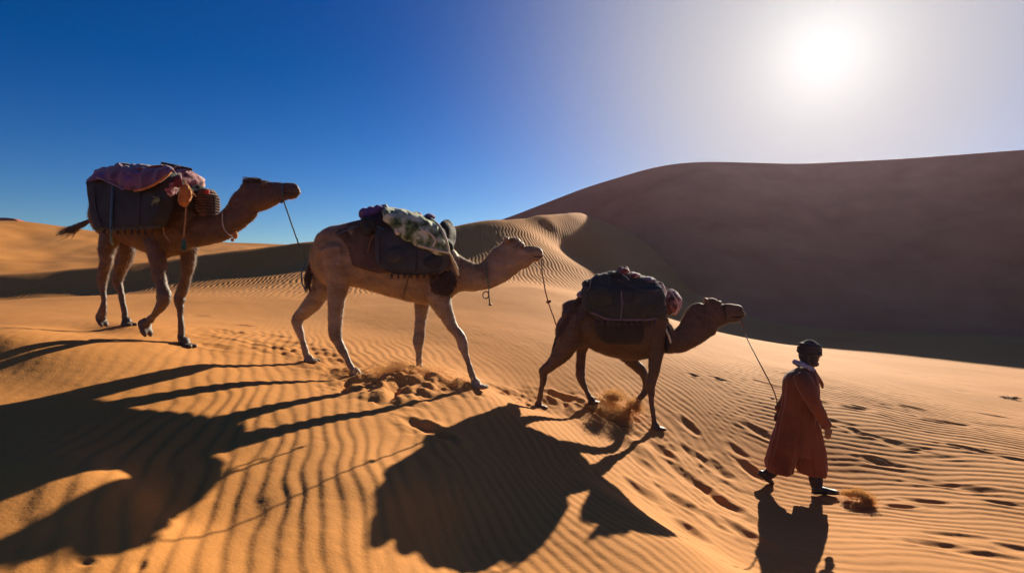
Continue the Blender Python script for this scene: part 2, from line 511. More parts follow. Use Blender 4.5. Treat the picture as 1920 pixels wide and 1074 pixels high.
class Part:
    """Collects closed lofts and blobs as raw geometry."""
    def __init__(self):
        self.v = []; self.f = []
    def add(self, vs, fs):
        o = len(self.v)
        self.v += [tuple(map(float, q)) for q in vs]
        self.f += [tuple(i + o for i in f) for f in fs]
    def loft(self, rows, ns=None, seg=16, side=None, power=2.0, caps=True):
        """rows: (x,y,z, r_up, r_side). side: fixed lateral vector (else any perpendicular)."""
        rows = np.asarray(rows, float)
        if rows.shape[1] == 4: rows = np.hstack([rows, rows[:, 3:4]])
        if ns: rows = smooth_path(rows, ns)
        c = rows[:, :3]
        T = np.gradient(c, axis=0); T /= np.linalg.norm(T, axis=1)[:, None] + 1e-12
        ref = np.array(side if side is not None else (0.13, 0.98, 0.1), float)
        vs = []
        prev = None
        for i in range(len(rows)):
            t = T[i]
            s = ref - t * (ref @ t)
            if np.linalg.norm(s) < 1e-3: s = prev if prev is not None else np.cross(t, (1, 0, 0))
            s = s / np.linalg.norm(s); prev = s
            up = np.cross(t, s)
            for k in range(seg):
                a = 2 * math.pi * k / seg
                ca, sa = math.cos(a), math.sin(a)
                e = 2.0 / power
                x = math.copysign(abs(ca) ** e, ca); y = math.copysign(abs(sa) ** e, sa)
                vs.append(c[i] + s * (x * max(rows[i, 4], 1e-4)) + up * (y * max(rows[i, 3], 1e-4)))
        n = len(rows)
        fs = []
        for i in range(n - 1):
            for k in range(seg):
                fs.append((i * seg + k, i * seg + (k + 1) % seg, (i + 1) * seg + (k + 1) % seg, (i + 1) * seg + k))
        if caps:
            # rounded ends
            for i, sg_ in ((0, -1), (n - 1, 1)):
                r = 0.5 * (rows[i, 3] + rows[i, 4])
                tip = c[i] + T[i] * r * 0.55 * sg_
                mid = []
                for k in range(seg):
                    q = np.array(vs[i * seg + k])
                    mid.append(c[i] + (q - c[i]) * 0.72 + T[i] * r * 0.38 * sg_)
                b0 = len(vs)
                vs += mid; vs.append(tip)
                for k in range(seg):
                    k2 = (k + 1) % seg
                    a, b = i * seg + k, i * seg + k2
                    if sg_ < 0:
                        fs.append((b, a, b0 + k, b0 + k2)); fs.append((b0 + k2, b0 + k, b0 + seg))
                    else:
                        fs.append((a, b, b0 + k2, b0 + k)); fs.append((b0 + k, b0 + k2, b0 + seg))
        self.add(vs, fs)
        return self
    def blob(self, c, rx, ry, rz, ax=(1, 0, 0), ay=(0, 1, 0), az=(0, 0, 1), nu=16, nv=10):
        c = np.array(c, float); ax, ay, az = map(lambda q: np.array(q, float), (ax, ay, az))
        vs = []; fs = []
        for j in range(nv + 1):
            ph = math.pi * j / nv
            for i in range(nu):
                th_ = 2 * math.pi * i / nu
                vs.append(c + ax * (rx * math.sin(ph) * math.cos(th_)) + ay * (ry * math.sin(ph) * math.sin(th_)) + az * (rz * math.cos(ph)))
        for j in range(nv):
            for i in range(nu):
                fs.append((j * nu + i, (j + 1) * nu + i, (j + 1) * nu + (i + 1) % nu, j * nu + (i + 1) % nu))
        self.add(vs, fs)
        return self
    def raw_mesh(self, name):
        me = bpy.data.meshes.new(name)
        me.from_pydata(self.v, [], self.f); me.update()
        return me

def finish(o, mat, parent=None, smooth=True):
    """Move the origin to the base of the mesh, set material, link and parent."""
    me = o.data
    co = np.empty(len(me.vertices) * 3, np.float32); me.vertices.foreach_get('co', co); co = co.reshape(-1, 3)
    base = np.array([(co[:, 0].min() + co[:, 0].max()) / 2, (co[:, 1].min() + co[:, 1].max()) / 2, co[:, 2].min()])
    co -= base
    me.vertices.foreach_set('co', co.ravel())
    if smooth: me.polygons.foreach_set('use_smooth', np.ones(len(me.polygons), bool))
    me.update()
    if not me.materials: me.materials.append(mat)
    loc = Vector(base)
    if parent is not None:
        o.parent = parent
        p = parent
        while p is not None:
            loc = loc - p.location; p = p.parent
    o.location = loc
    if o.name not in COL.objects: COL.objects.link(o)
    return o

def build(name, part, mat, parent=None, voxel=None, smooth_it=0, noise_amp=0.0, noise_scale=5.0, subsurf=0):
    me = part.raw_mesh(name)
    o = bpy.data.objects.new(name, me); COL.objects.link(o)
    if voxel:
        m = o.modifiers.new('r', 'REMESH'); m.mode = 'VOXEL'; m.voxel_size = voxel
        if smooth_it:
            m2 = o.modifiers.new('s', 'SMOOTH'); m2.factor = 0.5; m2.iterations = smooth_it
    elif subsurf:
        m = o.modifiers.new('u', 'SUBSURF'); m.levels = subsurf; m.render_levels = subsurf
    if voxel or subsurf:
        dg = bpy.context.evaluated_depsgraph_get()
        me2 = bpy.data.meshes.new_from_object(o.evaluated_get(dg))
        o.modifiers.clear(); o.data = me2; me2.name = name
        bpy.data.meshes.remove(me); me = me2
    if noise_amp:
        nrm = [v.normal.copy() for v in me.vertices]
        for v, nn in zip(me.vertices, nrm):
            q = v.co * noise_scale
            v.co += nn * (noise_amp * (mnoise.noise(q) + 0.5 * mnoise.noise(q * 2.3)))
    return finish(o, mat, parent)

def tube(name, pts, r, mat, parent=None, n=None, seg=8, wob=0.0, base_n=None):
    p = np.array([[*q] for q in pts], float)
    n = n or max(12, len(p) * 10)
    rad = r if hasattr(r, '__len__') else [r] * len(p)
    rows = np.hstack([p, np.array(rad)[:, None]])
    rows = smooth_path(rows, n)
    if wob:
        for i in range(n):
            rows[i, :3] += np.array(mnoise.noise_vector(Vector(rows[i, :3]) * 14)) * wob
    return build(name, Part().loft(rows, seg=seg), mat, parent)

class Frame:
    """Side plane of a standing animal or person: pixels of the photograph to points on or beside it."""
    def __init__(self, px, d, yaw_deg):
        self.A = Vector(((px - CX) / F * d, d, 0))
        a = math.radians(yaw_deg)           # positive: heading towards the camera
        self.h = Vector((math.cos(a), -math.sin(a), 0))
        self.n = Vector((-math.sin(a), -math.cos(a), 0))   # towards the camera side
    def p(self, px, py, l=0.0):
        r = Vector(((px - CX) / F, 1.0, (CY - py) / F))
        t = (self.A.dot(self.n) + l) / r.dot(self.n)
        q = r * t
        return Vector((q.x, q.y, q.z + CZ))
    def s(self, px, py=537, l=0.0):
        """metres per pixel there"""
        return self.p(px, py, l).y / F

def torso_rows(fr, secs):
    """secs: (px, y_top, y_bottom, half_width, lateral)"""
    out = []
    for s in secs:
        l = s[4] if len(s) > 4 else 0.0
        a, b = fr.p(s[0], s[1], l), fr.p(s[0], s[2], l)
        c = (a + b) / 2
        out.append((c.x, c.y, c.z, (a - b).length / 2, s[3]))
    return out

def limb_rows(fr, pts, thin=False):
    """pts: (px, py, lateral, radius_px[, side_ratio])"""
    out = []
    for q in pts:
        c = fr.p(q[0], q[1], q[2]); r = q[3] * fr.s(q[0], q[1], q[2])
        if thin: r *= 0.80 if q[3] < 9 else (0.90 if q[3] < 13 else 0.97)
        out.append((c.x, c.y, c.z, r, r * (q[4] if len(q) > 4 else 0.9)))
    return out

def foot_blobs(part, fr, px, py, l, size, tilt=0.0, long=1.0):
    """Two-toed padded foot resting on its sole at (px, py)."""
    c = fr.p(px, py, l)
    t = math.radians(tilt)
    f = fr.h * math.cos(t) - Vector((0, 0, 1)) * math.sin(t)
    u = Vector((0, 0, 1)) * math.cos(t) + fr.h * math.sin(t)
    c = c + u * size * 0.30
    part.blob(c, size * 0.95 * long, size * 0.80, size * 0.36, f, fr.n, u)
    part.blob(c - f * size * 0.25 + u * size * 0.35, size * 0.62, size * 0.55, size * 0.62, f, fr.n, u)
    for s in (-1, 1):
        part.blob(c + f * size * 0.62 * long + fr.n * (s * size * 0.36) - u * size * 0.02, size * 0.60, size * 0.36, size * 0.28, f, fr.n, u)
        part.blob(c + f * size * 1.12 * long + fr.n * (s * size * 0.34) - u * size * 0.06, size * 0.20, size * 0.17, size * 0.16, f, fr.n, u)

def hair_strands(name, roots, mat, parent=None, r0=0.004, seg=4, n=7):
    """roots: list of (start, mid, end) points; each strand a thin tapered tube, all one tuft."""
    P_ = Part()
    for pts in roots:
        p = np.array([[*q] for q in pts], float)
        rows = smooth_path(np.hstack([p, np.linspace(r0, r0 * 0.25, len(p))[:, None]]), n)
        P_.loft(rows, seg=seg, caps=False)
    o = build(name, P_, mat, parent)
    if parent is not None: o['kind'] = 'stuff'
    return o

def jit(v, a):
    return v + Vector((random.uniform(-a, a), random.uniform(-a, a), random.uniform(-a, a)))

# cloth: a sheet lying over a load, its top following a profile and its sides hanging to an edge line
def drape(name, fr, top, edge, width, mat, parent=None, p=0.62, nu=70, nv=60, thick=0.012, fold=0.02, seed=1, far_edge=None, ffreq=9, solid=False, lat=0.0, bulge=0.0):
    top = np.array(top, float); edge = np.array(edge, float)
    fe = np.array(far_edge, float) if far_edge is not None else edge
    x0, x1 = max(top[0, 0], edge[0, 0]), min(top[-1, 0], edge[-1, 0])
    us = np.linspace(0, 1, nu)
    V = np.zeros((nu, nv, 3))
    for i, u in enumerate(us):
        px = top[0, 0] * (1 - u) + top[-1, 0] * u
        pxe = edge[0, 0] * (1 - u) + edge[-1, 0] * u
        yt = np.interp(px, top[:, 0], top[:, 1])
        ye = np.interp(pxe, edge[:, 0], edge[:, 1])
        yf = np.interp(fe[0, 0] * (1 - u) + fe[-1, 0] * u, fe[:, 0], fe[:, 1])
        T_ = fr.p(px, yt, lat)
        w = width(u) if callable(width) else width
        for j in range(nv):
            v = -1 + 2 * j / (nv - 1)
            a = abs(v) * math.pi / 2
            ww = w * (math.sin(a) ** p)
            # hang: silhouettes are aimed so that the near edge lands on its pixel line
            E = fr.p(pxe, ye, lat + w) if v > 0 else fr.p(pxe, yf, lat - w)
            ztop = T_.z; zz = E.z + (ztop - E.z) * (max(math.cos(a), 0) ** p)
            k = math.sin(a) ** 1.5
            base = T_ * (1 - k) + (E - fr.n * (w if v > 0 else -w)) * k
            q = Vector((base.x, base.y, 0)) + fr.n * (math.copysign(1, v) * ww)
            if v > 0:      # near half: keep the outline under the profile as it comes forward
                N_ = fr.p(px * (1 - k) + pxe * k, yt, lat + ww)
                q = Vector((N_.x, N_.y, 0))
                zz = E.z + (N_.z - E.z) * (max(math.cos(a), 0) ** p)
            fz_ = fold * mnoise.noise(Vector((u * ffreq + seed * 7.1, v * 1.3, seed))) + 0.5 * fold * mnoise.noise(Vector((u * ffreq * 2.2, v * 4.0, seed + 9)))
            fl = fold * 1.6 * mnoise.noise(Vector((u * ffreq * 1.2 + 3, v * 0.8, seed + 20))) * abs(v) + bulge * math.sin(abs(v) * math.pi)
            q += fr.n * (math.copysign(1, v) * fl)
            q.z = zz + fz_
            V[i, j] = q
    P_ = Part()
    vs = V.reshape(-1, 3)
    fs = [tuple(int(z) for z in q) for q in grid_quads(nu, nv)]
    if solid:
        # close the two ends and the underside to make a stuffed body
        n0 = len(vs)
        fs += [tuple(range(nv))]
        fs += [tuple(range((nu - 1) * nv + nv - 1, (nu - 1) * nv - 1, -1))]
        for i in range(nu - 1):
            fs.append((i * nv, i * nv + nv - 1, (i + 1) * nv + nv - 1, (i + 1) * nv))
        P_.add(vs, fs)
        return build(name, P_, mat, parent, voxel=0.014, smooth_it=2)
    P_.add(vs, fs)
    me = P_.raw_mesh(name)
    o = bpy.data.objects.new(name, me); COL.objects.link(o)
    m = o.modifiers.new('t', 'SOLIDIFY'); m.thickness = thick; m.offset = 0
    dg = bpy.context.evaluated_depsgraph_get()
    me2 = bpy.data.meshes.new_from_object(o.evaluated_get(dg))
    o.modifiers.clear(); o.data = me2; bpy.data.meshes.remove(me)
    me2.name = name
    return finish(o, mat, parent)

def pannier(name, fr, rows, mat, parent=None, side=1, nr=44, seg=56, fold=0.010, seed=3, power=3.2, ffreq=6.0):
    """Hanging bag: rows (py, px_left, px_right, lateral_in, lateral_out) from top to bottom."""
    R = smooth_path(np.array([[q[0], q[1], q[2], q[3], q[4]] for q in rows], float), nr)
    vs = []
    for i, (py, xa, xb, li, lo) in enumerate(R):
        lm = (li + lo) / 2 * side
        a, b = fr.p(xa, py, lm), fr.p(xb, py, lm)
        c = (a + b) / 2; hx = (b - a).length / 2; hy = max(abs(lo - li) / 2, 0.01)
        e0 = min(i, nr - 1 - i) / 4.0
        rnd = math.sqrt(max(0.02, 1 - max(0, 1 - e0) ** 2))
        for k in range(seg):
            t = 2 * math.pi * k / seg
            e = 2 / power
            x = math.copysign(abs(math.cos(t)) ** e, math.cos(t)) * hx * (0.9 + 0.1 * rnd)
            y = math.copysign(abs(math.sin(t)) ** e, math.sin(t)) * hy * (0.35 + 0.65 * rnd)
            q = c + fr.h * x + fr.n * (y * side)
            nn = mnoise.noise(Vector((q.x * ffreq, q.y * ffreq * .6, q.z * ffreq * .5 + seed))) + 0.5 * mnoise.noise(Vector((q.x * ffreq * 2.4, q.y * 6, q.z * ffreq + seed)))
            out = (fr.h * x + fr.n * (y * side)); out.normalize()
            vs.append(q + out * (fold * nn))
    P_ = Part()
    fs = []
    for i in range(nr - 1):
        for k in range(seg):
            fs.append((i * seg + k, i * seg + (k + 1) % seg, (i + 1) * seg + (k + 1) % seg, (i + 1) * seg + k))
    fs.append(tuple(range(seg))[::-1]); fs.append(tuple((nr - 1) * seg + k for k in range(seg)))
    P_.add(vs, fs)
    return build(name, P_, mat, parent)

def crumple(name, fr, px, py, l, rx, ry, rz, mat, parent=None, amp=0.35, freq=7.0, seed=0, nu=36, nv=24):
    """Bunched-up cloth: px radii rx (along), rz (up); ry lateral in metres."""
    c = fr.p(px, py, l); s = fr.s(px, py, l)
    P_ = Part().blob(c, rx * s, ry, rz * s, fr.h, fr.n, (0, 0, 1), nu, nv)
    m = min(rx * s, ry, rz * s)
    out = []
    for v in P_.v:
        q = Vector(v); d_ = (q - c); L_ = d_.length or 1
        k = mnoise.noise(q * freq + Vector((seed, 0, 0))) + 0.6 * abs(mnoise.noise(q * freq * 2.3 + Vector((0, seed, 0))))
        out.append(tuple(q + d_ / L_ * (amp * m * k)))
    P_.v = out
    return build(name, P_, mat, parent)

def dress_bag(o, fr, seams, tassels, mat_seam, mat_tassel, lat):
    """Stitched seams, a tied neck and worn tassels of a hanging bag."""
    for pts in seams:
        tube('seam', [fr.p(x, y, lat + .006) for x, y in pts], .009, mat_seam, o, seg=6, n=30, wob=.010)
    st = []
    for x, y in tassels:
        for _ in range(9):
            a = fr.p(x + random.uniform(-1.5, 1.5), y, lat - .03)
            st.append((a, a + Vector((random.uniform(-.015, .015), -.01, -.035)), a + Vector((random.uniform(-.03, .03), -.005, random.uniform(-.05, -.085)))))
    if st: hair_strands('tassels', st, mat_tassel, o, r0=.005)

# ------------------------------------------------------------------ materials of the caravan
def fur(name, c1, c2, c3):
    m = fabric(name, c1, c2, scale=3.6, rough=0.85, bump=0.45, bscale=70.0, sheen=0.12, c3=c3, stretch=(1, 1, 2.2), bdist=0.012)
    b = m.node_tree.nodes['Principled BSDF']; b.inputs['Roughness'].default_value = 0.55; b.inputs['Specular IOR Level'].default_value = 0.6
    return m
FUR_DARK = fur('reddish brown camel hair', (0.042, 0.021, 0.010), (0.12, 0.065, 0.028), (0.23, 0.135, 0.068))
FUR_PALE = fur('fawn camel hair', (0.125, 0.08, 0.045), (0.31, 0.222, 0.14), (0.50, 0.39, 0.28))
FUR_YOUNG = fur('dark brown camel hair', (0.034, 0.017, 0.009), (0.095, 0.05, 0.025), (0.19, 0.11, 0.06))
HAIR = fabric('dark tail hair', (0.03, 0.018, 0.012), (0.07, 0.04, 0.025), scale=30)
EYE, _, eb = new_mat('dark wet eye'); eb.inputs['Base Color'].default_value = (0.012, 0.008, 0.006, 1); eb.inputs['Roughness'].default_value = 0.08
GREY_BAG = fabric('charcoal woven sacking', (0.014, 0.017, 0.021), (0.030, 0.035, 0.043), scale=4, bump=0.5, bscale=140, sheen=0.03)
SLATE_BAG = fabric('slate grey woven sacking', (0.028, 0.032, 0.039), (0.050, 0.055, 0.064), scale=4, bump=0.5, bscale=140, sheen=0.03)
GREEN_BAG = fabric('blackish green canvas', (0.012, 0.020, 0.018), (0.034, 0.036, 0.034), scale=9, c3=(0.085, 0.036, 0.045), bump=0.5, bscale=110, sheen=0.03)
BLACK_CLOTH = fabric('black wool', (0.010, 0.009, 0.009), (0.025, 0.02, 0.02), scale=6, bump=0.6, bscale=90, sheen=0.03)
PINK = fabric('faded mauve blanket', (0.09, 0.035, 0.075), (0.20, 0.085, 0.14), scale=3.5, c3=(0.10, 0.05, 0.17), bump=0.5, bscale=60)
MAROON = fabric('maroon cloth', (0.12, 0.02, 0.03), (0.22, 0.05, 0.05), scale=8)
PURPLE = fabric('violet cloth', (0.05, 0.035, 0.14), (0.14, 0.08, 0.30), scale=16, c3=(0.02, 0.02, 0.06))
PURPLE_DULL = fabric('dull violet cloth', (0.10, 0.07, 0.13), (0.20, 0.13, 0.2), scale=10)
BROWN_BLANKET = fabric('brown saddle blanket', (0.06, 0.035, 0.025), (0.11, 0.065, 0.045), scale=6, bump=0.6, bscale=50, sheen=0.03)
CAMO = fabric('green and white patterned blanket', (0.028, 0.052, 0.018), (0.16, 0.22, 0.09), scale=7.0, c3=(0.52, 0.56, 0.38), bump=0.4, bscale=50)
FLORAL = fabric('rose patterned cloth', (0.035, 0.014, 0.028), (0.34, 0.11, 0.13), scale=9, c3=(0.50, 0.37, 0.34))
_cr = [n for n in CAMO.node_tree.nodes if n.type == 'VALTORGB'][0].color_ramp
_cr.elements[0].position = .38; _cr.elements[1].position = .47; _cr.elements[2].position = .57
_cr = [n for n in PINK.node_tree.nodes if n.type == 'VALTORGB'][0].color_ramp
_cr.elements[0].position = .38; _cr.elements[1].position = .52; _cr.elements[2].position = .62
_cr = [n for n in FLORAL.node_tree.nodes if n.type == 'VALTORGB'][0].color_ramp
_cr.elements[0].position = .40; _cr.elements[1].position = .50; _cr.elements[2].position = .60
CREAM = fabric('cream cloth edge', (0.45, 0.40, 0.28), (0.62, 0.58, 0.42), scale=10)
ORANGE = fabric('orange cloth', (0.30, 0.09, 0.02), (0.55, 0.22, 0.05), scale=12)
WICKER = fabric('brown ribbed matting', (0.06, 0.03, 0.018), (0.16, 0.08, 0.045), scale=20)
FRINGE = fabric('dark brown wool fringe', (0.025, 0.015, 0.012), (0.07, 0.04, 0.03), scale=25)
FRINGE2 = fabric('blackish blue wool fringe', (0.02, 0.02, 0.03), (0.06, 0.04, 0.055), scale=25)
ROPE_BLUE = fabric('blue nylon rope', (0.02, 0.07, 0.14), (0.05, 0.14, 0.24), scale=40)
ROPE_TAN = fabric('tan hemp rope', (0.22, 0.13, 0.06), (0.38, 0.25, 0.13), scale=60)
ROPE_BROWN = fabric('brown rope', (0.12, 0.05, 0.02), (0.22, 0.10, 0.04), scale=60)
ROPE_PALE = fabric('pale cord', (0.42, 0.34, 0.25), (0.60, 0.52, 0.42), scale=60)
GREEN_CORD = fabric('green cord', (0.03, 0.10, 0.07), (0.07, 0.20, 0.14), scale=40)
WOOD = fabric('dark weathered wood', (0.03, 0.02, 0.014), (0.08, 0.05, 0.03), scale=20, stretch=(1, 1, 6))
METAL, _, mb_ = new_mat('dull iron'); mb_.inputs['Base Color'].default_value = (0.12, 0.09, 0.08, 1); mb_.inputs['Metallic'].default_value = 0.8; mb_.inputs['Roughness'].default_value = 0.55

def coat(o, fr, mat, n=52000, seed=5):
    """Short hair standing off the hide: tiny tapered blades, one mesh."""
    me = o.data
    rs = np.random.RandomState(seed)
    me.calc_loop_triangles()
    nt_ = len(me.loop_triangles)
    ti = np.empty(nt_ * 3, np.int32); me.loop_triangles.foreach_get('vertices', ti); ti = ti.reshape(-1, 3)
    co = np.empty(len(me.vertices) * 3, np.float32); me.vertices.foreach_get('co', co); co = co.reshape(-1, 3).astype(float)
    A_, B_, C_ = co[ti[:, 0]], co[ti[:, 1]], co[ti[:, 2]]
    nr = np.cross(B_ - A_, C_ - A_); ar = np.linalg.norm(nr, axis=1); nr /= ar[:, None] + 1e-12
    k = rs.choice(nt_, n, p=ar / ar.sum())
    r1, r2 = np.sqrt(rs.rand(n)), rs.rand(n)
    p = A_[k] * (1 - r1)[:, None] + B_[k] * (r1 * (1 - r2))[:, None] + C_[k] * (r1 * r2)[:, None]
    nn = nr[k]
    hz = co[:, 2].max()
    flow = np.array([*(-fr.h * 0.75)]) + np.array([0, 0, -0.65])
    fl = flow - nn * (nn @ flow)[:, None]
    fl /= np.linalg.norm(fl, axis=1)[:, None] + 1e-9
    leg = np.clip((0.42 - p[:, 2] / hz) / 0.12, 0, 1)
    ln = (0.020 + 0.022 * rs.rand(n)) * (1 - 0.62 * leg)
    d = nn * (0.42 + 0.25 * rs.rand(n))[:, None] + fl + rs.normal(0, .28, (n, 3))
    d /= np.linalg.norm(d, axis=1)[:, None]
    w = np.cross(d, nn); w /= np.linalg.norm(w, axis=1)[:, None] + 1e-9
    hw = 0.0016
    v = np.stack([p - w * hw - nn * .002, p + w * hw - nn * .002, p + d * ln[:, None]], 1).reshape(-1, 3)
    m = bpy.data.meshes.new('coat')
    m.vertices.add(3 * n); m.vertices.foreach_set('co', v.astype(np.float32).ravel())
    m.loops.add(3 * n); m.loops.foreach_set('vertex_index', np.arange(3 * n, dtype=np.int32))
    m.polygons.add(n); m.polygons.foreach_set('loop_start', np.arange(0, 3 * n, 3, dtype=np.int32)); m.polygons.foreach_set('loop_total', np.full(n, 3, np.int32))
    m.update(calc_edges=True); m.materials.append(mat)
    c = bpy.data.objects.new('coat', m); COL.objects.link(c); c.parent = o; c['kind'] = 'stuff'
    return c

def sand_spray(name, pts, n, size, mat, label, seed=1, lumps=()):
    """Flying grains: pts = (centre, (sx, sy, sz), share)."""
    rs = np.random.RandomState(seed)
    tot = sum(q[2] for q in pts)
    vs = []
    for c, sg_, sh in pts:
        m = int(n * sh / tot)
        vs.append(np.array([*c]) + rs.normal(0, 1, (m, 3)) * np.array(sg_) * (0.35 + 0.65 * rs.rand(m, 1)))
    c = np.concatenate(vs); m = len(c)
    g = base_z(c[:, 0], c[:, 1]) + CZ
    c[:, 2] = np.maximum(c[:, 2], g + 0.004)
    tet = np.array([(1, 1, 1), (1, -1, -1), (-1, 1, -1), (-1, -1, 1)], float)
    s_ = size * (0.4 + rs.rand(m, 1, 1) ** 2 * 1.2)
    jt = tet[None] + rs.normal(0, .4, (m, 4, 3))
    v = (c[:, None, :] + jt * s_ * .5).reshape(-1, 3)
    fb = np.array([(0, 1, 2), (0, 3, 1), (0, 2, 3), (1, 3, 2)])
    f = (np.arange(m)[:, None, None] * 4 + fb[None]).reshape(-1, 3)
    me = bpy.data.meshes.new(name); nf = len(f)
    me.vertices.add(len(v)); me.vertices.foreach_set('co', v.astype(np.float32).ravel())
    me.loops.add(nf * 3); me.loops.foreach_set('vertex_index', f.astype(np.int32).ravel())
    me.polygons.add(nf); me.polygons.foreach_set('loop_start', np.arange(0, nf * 3, 3, dtype=np.int32)); me.polygons.foreach_set('loop_total', np.full(nf, 3, np.int32))
    me.update(calc_edges=True)
    o = bpy.data.objects.new(name, me)
    finish(o, mat, smooth=False)
    tag(o, label, 'sand', kind='stuff')
    return o

def coat_mat(name, c, trans=0.55):
    m, nt, b = new_mat(name)
    b.inputs['Base Color'].default_value = (*c, 1); b.inputs['Roughness'].default_value = 0.6
    tr = nt.nodes.new('ShaderNodeBsdfTranslucent'); tr.inputs['Color'].default_value = (*[min(.95 / max(c), 4.5) * q for q in c], 1)
    mx = nt.nodes.new('ShaderNodeMixShader'); mx.inputs[0].default_value = trans
    nt.links.new(b.outputs[0], mx.inputs[1]); nt.links.new(tr.outputs[0], mx.inputs[2])
    nt.links.new(mx.outputs[0], nt.nodes['Material Output'].inputs[0])
    return m
COAT = {FUR_DARK.name: coat_mat('reddish hair tips', (.14, .07, .035)), FUR_PALE.name: coat_mat('fawn hair tips', (.30, .22, .145)), FUR_YOUNG.name: coat_mat('brown hair tips', (.11, .062, .034))}

def camel(fr, furm, torso, hump, neck, head, legs, feet, ears, eye, label, face=None, extra=None, carve=None, dark=None, voxel=0.0098):
    B = Part()
    side = [*fr.n]
    B.loft(torso_rows(fr, torso), ns=26, seg=26, side=side, power=2.15)
    if hump:
        c = fr.p(hump[0], hump[1]); s = fr.s(hump[0])
        B.blob(c, hump[2] * s, hump[4], hump[3] * s, fr.h, fr.n, (0, 0, 1))
    B.loft(torso_rows(fr, neck), ns=24, seg=20, side=side)
    B.loft(torso_rows(fr, head), ns=22, seg=18, side=side, power=2.3)
    if face: face(B, fr)
    for lg in legs:
        B.loft(limb_rows(fr, lg, True), ns=30, seg=14, side=side)
    for ft in feet:
        foot_blobs(B, fr, *ft)
    for (px, py, rx, rz, ry, l) in (extra or []):
        c = fr.p(px, py, l); s = fr.s(px, py, l)
        B.blob(c, rx * s, ry, rz * s, fr.h, fr.n, (0, 0, 1))
    for (x0, y0, x1, y1, l, r) in ears:
        a, b = fr.p(x0, y0, l), fr.p(x1, y1, l * 1.5)
        m = (a + b) / 2
        s = fr.s(x0) * r
        B.loft([(*a, s * .5, s * .8), (*m, s * .6, s * 1.0), (*b, s * .2, s * .3)], ns=6, seg=8, side=side)
    o = build('camel', B, furm, voxel=voxel, smooth_it=4, noise_amp=0.011, noise_scale=7.5)
    # mouth line, nostril slit and eye sockets pressed into the head
    me = o.data
    for (x0, y0, x1, y1, wid, dep) in (carve or []):
        for sd in (1, -1):
            a = fr.p(x0, y0, .05 * sd) - o.location; b = fr.p(x1, y1, .05 * sd) - o.location
            ab = b - a; L2_ = ab.length_squared
            for v in me.vertices:
                w_ = v.co - a
                t = max(0, min(1, w_.dot(ab) / L2_))
                dd_ = w_ - ab * t
                lat_ = dd_.dot(fr.n); pl_ = (dd_ - fr.n * lat_).length
                if pl_ < wid * 2.5 and abs(lat_) < .07:
                    v.co -= fr.n * sd * dep * math.exp(-(pl_ / wid) ** 2) * (1 if lat_ * sd > -.045 else 0)
    me.update()
    coat(o, fr, COAT[furm.name])
    for (pts, hw_) in (dark or []):
        for sd in (1, -1):
            tube('mouth' if len(pts) > 2 else 'nostril', [fr.p(x, y, hw_ * sd) for x, y in pts], [.005] + [.0075] * (len(pts) - 2) + [.005], EYE, o, seg=6, n=16)
    tag(o, label, 'camel', 'camels walking in single file')
    for s_ in (1, -1):
        c = fr.p(eye[0], eye[1], eye[2] * s_)
        build('eye', Part().blob(c, eye[3], eye[3] * .8, eye[3], nu=12, nv=8), EYE, o)
    return o

# ================================================================== rear camel (on the left)
f1 = Frame(290, 7.1, 24)
L1 = [
 # near hind, lifted
 [(212,425,.15,22),(202,462,.17,17),(199,492,.18,12.5),(193,524,.18,10.5),(194,545,.18,7.5),(195,570,.18,7),(192,586,.18,9),(188,594,.18,9)],
 # far hind, planted
 [(232,430,-.15,24),(236,468,-.17,19),(228,500,-.18,13),(220.5,526,-.18,11),(226,548,-.18,8),(232,575,-.18,7),(234.5,594,-.18,7.5),(237,603,-.18,8)],
 # near fore, lifted and bent
 [(288,430,.16,24),(292,462,.18,20),(298,500,.19,14.5),(303,535,.19,12.5),(308,556,.19,13.5),(303,572,.19,11),(290,590,.19,8),(281,600,.19,9)],
 # far fore, planted
 [(352,430,-.15,24),(354,468,-.16,18),(352,505,-.17,12.5),(342,542,-.17,11.5),(336.5,561,-.17,12),(338,580,-.17,8.5),(339.5,608,-.17,7.2),(340,632,-.17,8.5),(343,643,-.17,9)],
]
C1 = camel(f1, FUR_DARK,
  torso=[(190,372,420,.12),(200,352,442,.23),(222,342,448,.29),(250,336,458,.33),(285,334,472,.35),(318,350,480,.32),(345,362,473,.26),(366,385,463,.17)],
  hump=(300, 352, 52, 26, .20),
  neck=[(335,374,468,.20),(357,388,466,.17),(378,397,462,.13),(400,403,458,.105),(420,398,450,.092),(438,380,438,.085),(452,359,427,.078),(466,343,412,.072)],
  head=[(456,341,396,.055),(467,336.5,402,.078),(480,336,399,.088),(494,337.5,394,.084),(505,341,390,.068),(515,342,384,.056),(526,342,379,.05),(537,341.5,375.5,.046),(548,342.5,374.5,.047),(555,346.5,372,.042),(560,354,366,.028)],
  legs=L1,
  feet=[(188,602,.18,.085,50),(240,612,-.18,.10,0),(269,613,.19,.105,62),(350,653,-.17,.11,0)],
  ears=[(462,344,456,336,.055,6),(464,344,459,337,-.055,6)],
  eye=(497,350,.083,.012),
  dark=[([(533,363.5),(543,364.5),(552,364),(558,362)],.051),([(550,350),(554,352.5)],.047)],
  carve=[(534,363,556,364,.010,.018),(549,351,554,353,.005,.014),(492,351,503,351,.012,.012),(505,368,520,362,.012,.008)],
  extra=[(478,340,13,6,.065,0),(554,354,5,6,.034,0),(544,371,7,3,.03,0),(470,380,14,8,.07,0),(497,347,7,5,.035,.06),(497,347,7,5,.035,-.06),(313,470,14,14,.09,0),(305,556,11,12,.07,.19),(338,561,10.5,11,.06,-.17)],
  label='reddish brown camel, highest and rearmost of the three, under a mauve blanket')
